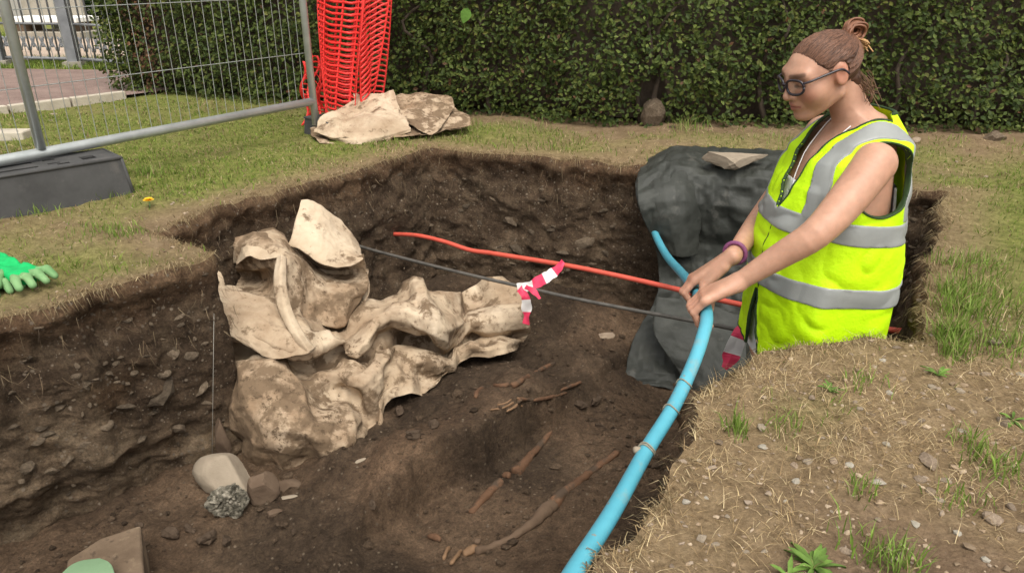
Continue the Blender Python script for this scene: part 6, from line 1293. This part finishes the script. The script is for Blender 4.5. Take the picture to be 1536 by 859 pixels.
    def hair_col(V, n=0):
        L = tol(V); c = np.array((0.075, 0.036, 0.021)) * (1 + 0.35 * fbm(np.stack([np.arctan2(L[:, 2] - 0.05, np.abs(L[:, 1]) + 0.002) * 9, L[:, 0] * 8, L[:, 1] * 4], -1), 1.0, 3, 5))[:, None]; return np.clip(c, 0.015, 1)
    V, F = implicit(hairf, HO - 0.125, HO + 0.135, 0.0032); HB = BVHTree.FromPolygons([Vector(v) for v in V], [tuple(int(i) for i in q) for q in F]); hair = mk('hair', V, F, M['hair'], T, True, hair_col(V))
    BUN = (-0.094, 0, 0.050)
    strands_V, strands_F, strands_C = [], [], []
    def strand(pts, w_, col):
        V, F = tube_geo(np.array(pts), w_, 4, False); b = len(strands_V); strands_V.extend(V); strands_F.extend([tuple(i + b for i in q) for q in F]); strands_C.extend([col] * len(V))
    rr = np.random.default_rng(3)
    cen = tow(-0.014, 0, 0.02)
    for k in range(1500):
        a = rr.uniform(-2.2, 2.2); y = 0.080 * math.sin(a); z0 = max(0.016 + 0.066 * math.cos(a), -0.03); x0 = 0.068 - 0.50 * max(abs(y) - 0.030, 0) - 0.675 * max(0.052 - z0, 0) + rr.uniform(-0.002, 0.006)
        if z0 < 0.012: x0 = min(x0, -0.035)
        A_, B_ = np.array((x0, y, z0)), np.array(BUN) + rr.normal(size=3) * 0.006; pts = []
        for s_ in np.linspace(0, 1, 9):
            q = A_ * (1 - s_) + B_ * s_; w0 = tow(*q); d_ = w0 - cen; d_ /= np.linalg.norm(d_); hit = HB.ray_cast(Vector(cen + d_ * 0.3), Vector(-d_))[0]
            if hit is None: continue
            pts.append(np.array(hit) + d_ * (0.0006 + 0.0012 * rr.uniform()))
        if len(pts) > 4: strand(pts, np.full(len(pts), 0.0007), np.array((0.105, 0.050, 0.029)) * rr.uniform(0.5, 1.9))
    for k in range(110):   # wisps at nape and temple
        p0 = tow(-0.085 + rr.normal() * 0.010, rr.normal() * 0.035, -0.045 + rr.normal() * 0.012); dr = -u * 0.05 + f * -0.012 + l * rr.normal() * 0.012; strand([p0, p0 + dr * 0.4 - f * 0.006, p0 + dr * 0.8 + l * 0.004, p0 + dr * rr.uniform(0.9, 1.3) + f * 0.010 * rr.normal()], 0.0008, np.array((0.16, 0.09, 0.05)) * rr.uniform(0.6, 1.3))
    mk('loose_strands', strands_V, strands_F, M['hair'], hair, True, strands_C)
    # looped bun
    Vs, Fs, Cs = [], [], []
    for k in range(70):
        ph = rr.uniform(0, 0.5); off = rr.normal(size=3) * np.array((0.003, 0.010, 0.003)); rad = rr.uniform(0.013, 0.025); pts = []
        for a in np.linspace(-0.5 + ph, 5.2 + ph, 22): pts.append(tow(BUN[0] - 0.014 + off[0] + rad * 1.1 * math.cos(a), off[1] + 0.004 * math.sin(3 * a), BUN[2] + 0.016 + off[2] + rad * 0.85 * math.sin(a)))
        V, F = tube_geo(pts, rr.uniform(0.0018, 0.0032), 5); b = len(Vs); Vs.extend(V); Fs.extend([tuple(i + b for i in q) for q in F]); g = rr.uniform(0.7, 1.5); Cs.extend([np.array((0.15, 0.062, 0.031)) * g] * len(V))
    mk('hair_bun', Vs, Fs, M['hair'], T, True, Cs)
    Vs, Fs, Cs = [], [], []
    for k in range(50):
        p0 = tow(-0.102, rr.normal() * 0.012, 0.052); p1 = tow(-0.119 + rr.normal() * 0.005, rr.normal() * 0.02, 0.034); p2 = tow(-0.115 + rr.normal() * 0.006, rr.normal() * 0.022, 0.014 + rr.normal() * 0.008)
        V, F = tube_geo(catmull([p0, p1, p2], 8), 0.0016, 4); b = len(Vs); Vs.extend(V); Fs.extend([tuple(i + b for i in q) for q in F]); Cs.extend([np.array((0.42, 0.24, 0.10)) * rr.uniform(0.6, 1.2)] * len(V))
    mk('blonde_hair_ends', Vs, Fs, M['hair'], T, True, Cs)

    # ---- glasses
    G = bpy.data.objects.new('glasses', None); COL.objects.link(G); put(G, T, tow(0.09, 0, 0))
    for sg in (1, -1):
        cx, cz = 0.033 * sg, -0.004; ring = []
        for a in np.linspace(0, 2 * math.pi, 33): 
            ca, sa = math.cos(a), math.sin(a); yy = cx + 0.0265 * np.sign(ca) * abs(ca) ** 0.75; zz = cz + 0.0195 * np.sign(sa) * abs(sa) ** 0.8; ring.append(tow(0.104 - 4.5 * (yy ** 2) * 1.0 - 0.06 * (zz), yy, zz))
        mk('rim', *tube_geo(ring, 0.0030, 8), M['specs'], G, True)
        cen_ = np.mean(ring[:-1], 0); Vl = [cen_] + ring[:-1]; mk('lens', Vl, [(0, i + 1, (i + 1) % 32 + 1) for i in range(32)], M['lens'], G, True)
        mk('temple', *tube_geo(catmull([tow(0.104 - 4.5 * 0.0595 ** 2, 0.0595 * sg, 0.006), tow(0.070, 0.070 * sg, 0.008), tow(0.02, 0.0765 * sg, 0.010), tow(-0.012, 0.079 * sg, 0.008), tow(-0.030, 0.078 * sg, -0.010)], 24), 0.0027, 6), M['specs'], G, True)
    mk('bridge', *tube_geo(catmull([tow(0.103, 0.0075, 0.002), tow(0.110, 0.0, 0.005), tow(0.103, -0.0075, 0.002)], 10), 0.0020, 6), M['specs'], G, True)

    # ---- vest
    def fold(P): 
        return 0.009 * vnoise(P * np.array((1, 1, 0.45)), 11, 31) + 0.0065 * (0.5 - np.abs(vnoise(P + 0.05 * vnoise(P, 7, 34)[:, None], 21, 32))) + 0.006 * np.sin(np.arctan2(P[:, 1] - Y0, P[:, 0] - 0.83) * 7 + 2 * P[:, 2]) * sstep(0.2, -0.1, P[:, 2])
    def vest_d(P): return torso(P, 0.0) + fold(P)
    AH = [(np.array((0.846, 1.60, 0.366)), np.array((0.080, 0.105, 0.088))), (np.array((0.846, 2.0, 0.366)), np.array((0.080, 0.105, 0.088)))]
    def zc(z): return Y0 - 0.055 * sstep(0.47, 0.25, z)
    def cut(P):
        d = np.full(len(P), -1.0)
        for c, r in AH: d = np.maximum(d, -d_ell(P, c, r))
        front = P[:, 0] < np.interp(P[:, 2], S[:, 0], S[:, 1]) + 0.03
        wv = 0.086 * np.clip((P[:, 2] - 0.262) / 0.218, 0, 1) ** 0.85; v = np.where(front, wv - np.abs(P[:, 1] - zc(P[:, 2])), -1.0); d = np.maximum(d, np.where(P[:, 2] > 0.262, v, -1))
        d = np.maximum(d, P[:, 2] - 0.492); d = np.maximum(d, -0.135 - P[:, 2])
        slit = 0.006 + 0.028 * np.clip((0.03 - P[:, 2]) / 0.16, 0, 1); d = np.maximum(d, np.where(front & (P[:, 2] < 0.06), (slit * sstep(0.06, 0.02, P[:, 2])) - np.abs(P[:, 1] - Y0 + 0.05), -1.0))
        return d
    lo, hi = (0.58, 1.55, -0.16), (1.10, 2.05, 0.52)
    V, F = implicit(lambda P: smax(np.abs(vest_d(P)) - 0.0028, cut(P), 0.002), lo, hi, 0.0034, 12, 1); vest = mk('safety_vest', V, F, M['vest'], T, True)
    def shell(P, a=0.0044): return np.abs(vest_d(P) - 0.0010) - a
    def band(nm, fn): V, F = implicit(lambda P: smax(smax(shell(P), cut(P) + 0.006, 0.001), fn(P), 0.001), lo, hi, 0.0036, 12, 1); mk(nm, V, F, M['band'], vest, True)
    tilt = lambda P: P[:, 2] + 0.06 * (P[:, 0] - 0.83)
    band('reflective_band', lambda P: np.abs(tilt(P) - 0.232) - 0.026)
    band('reflective_band', lambda P: np.abs(tilt(P) - 0.072) - 0.026)
    for sg in (-1, 1): band('shoulder_band', lambda P, sg=sg: np.maximum(np.abs(P[:, 1] - (Y0 + sg * (0.112 + 0.03 * sstep(0.45, 0.28, P[:, 2])))) - 0.0195, 0.255 - P[:, 2]))
    V, F = implicit(lambda P: smax(np.abs(vest_d(P) - 0.0005) - 0.0050, np.abs(cut(P) + 0.002) - 0.0026, 0.001), lo, (hi[0], hi[1], hi[2]), 0.0034, 12, 1); mk('edge_trim', V, F, M['trim'], vest, True)['kind'] = 'stuff'
    zl = [np.array((0, Y0 - 0.055, z)) for z in np.linspace(0.266, 0.05, 24)]; pts = []
    for p in zl:
        xs = np.linspace(0.55, 0.8, 120); q = np.column_stack([xs, np.full(120, p[1]), np.full(120, p[2])]); dd = vest_d(q); k = int(np.argmax(dd < 0)); pts.append(np.array((xs[k] - 0.003, p[1] - 0.004 * math.sin(p[2] * 30), p[2])))
    mk('zip', *tube_geo(catmull(pts, 48), 0.0022, 6), M['trim'], vest, True)
    # ---- top, necklace, bracelet, trousers, boots
    V, F = implicit(lambda P: smax(smax(np.abs(torso(P, 0.022)) - 0.003, P[:, 2] - (0.322 - 0.10 * sstep(0.08, 0.12, np.abs(P[:, 1] - Y0))), 0.002), -0.18 - P[:, 2], 0.002), lo, hi, 0.005, 12, 1); mk('white_top', V, F, M['white_top'], T, True)
    nkl = []
    for a in np.linspace(-1, 1, 25):
        z = 0.300 + 0.16 * abs(a) ** 1.3; cx, aa, bb = prof(np.array([z]), 0.024); y = Y0 - 0.04 * (1 - abs(a)) + 0.055 * a; nkl.append((float(cx[0] - aa[0] * (1 - (abs(y - Y0) / bb[0]) ** 2.3) ** (1 / 2.3)) - 0.006, y, z))
    mk('necklace', *tube_geo(nkl, 0.0014, 6), M['white_top'], T, True)
    ax = (WRF - ELF); ax /= np.linalg.norm(ax); c = WRF - ax * 0.018; a1 = np.cross(ax, (0, 0, 1)); a1 /= np.linalg.norm(a1); a2 = np.cross(ax, a1)
    mk('bracelet', *tube_geo([c + 0.0275 * (math.cos(a) * a1 + math.sin(a) * a2) + ax * 0.004 * math.sin(a) for a in np.linspace(0, 2 * math.pi, 31)], 0.0058, 8, False), M['bracelet'], T, True)
    V, F = implicit(lambda P: np.maximum(np.maximum(legs(P) - 0.012 + 0.004 * vnoise(P, 18, 4), (FL + 0.13) - P[:, 2]), P[:, 2] + 0.09), (0.62, 1.56, FL), (1.08, 2.06, -0.05), 0.009, 10, 1); mk('trousers', V, F, M['trousers'], T, True)
    for h, k, a in lg:
        a = np.array(a); V, F = implicit(lambda P: np.maximum(smin(d_cap(P, a + np.array((0, 0, 0.10)), a + np.array((0, 0, -0.03)), 0.056, 0.052), d_cap(P, a + np.array((0.02, 0, -0.03)), a + np.array((-0.155, 0, -0.035)), 0.05, 0.042), 0.03), FL - P[:, 2]), a - np.array((0.24, 0.09, 0.12)), a + np.array((0.11, 0.09, 0.18)), 0.007, 10, 1); mk('boot', V, F, M['boot'], T, True)
worker()
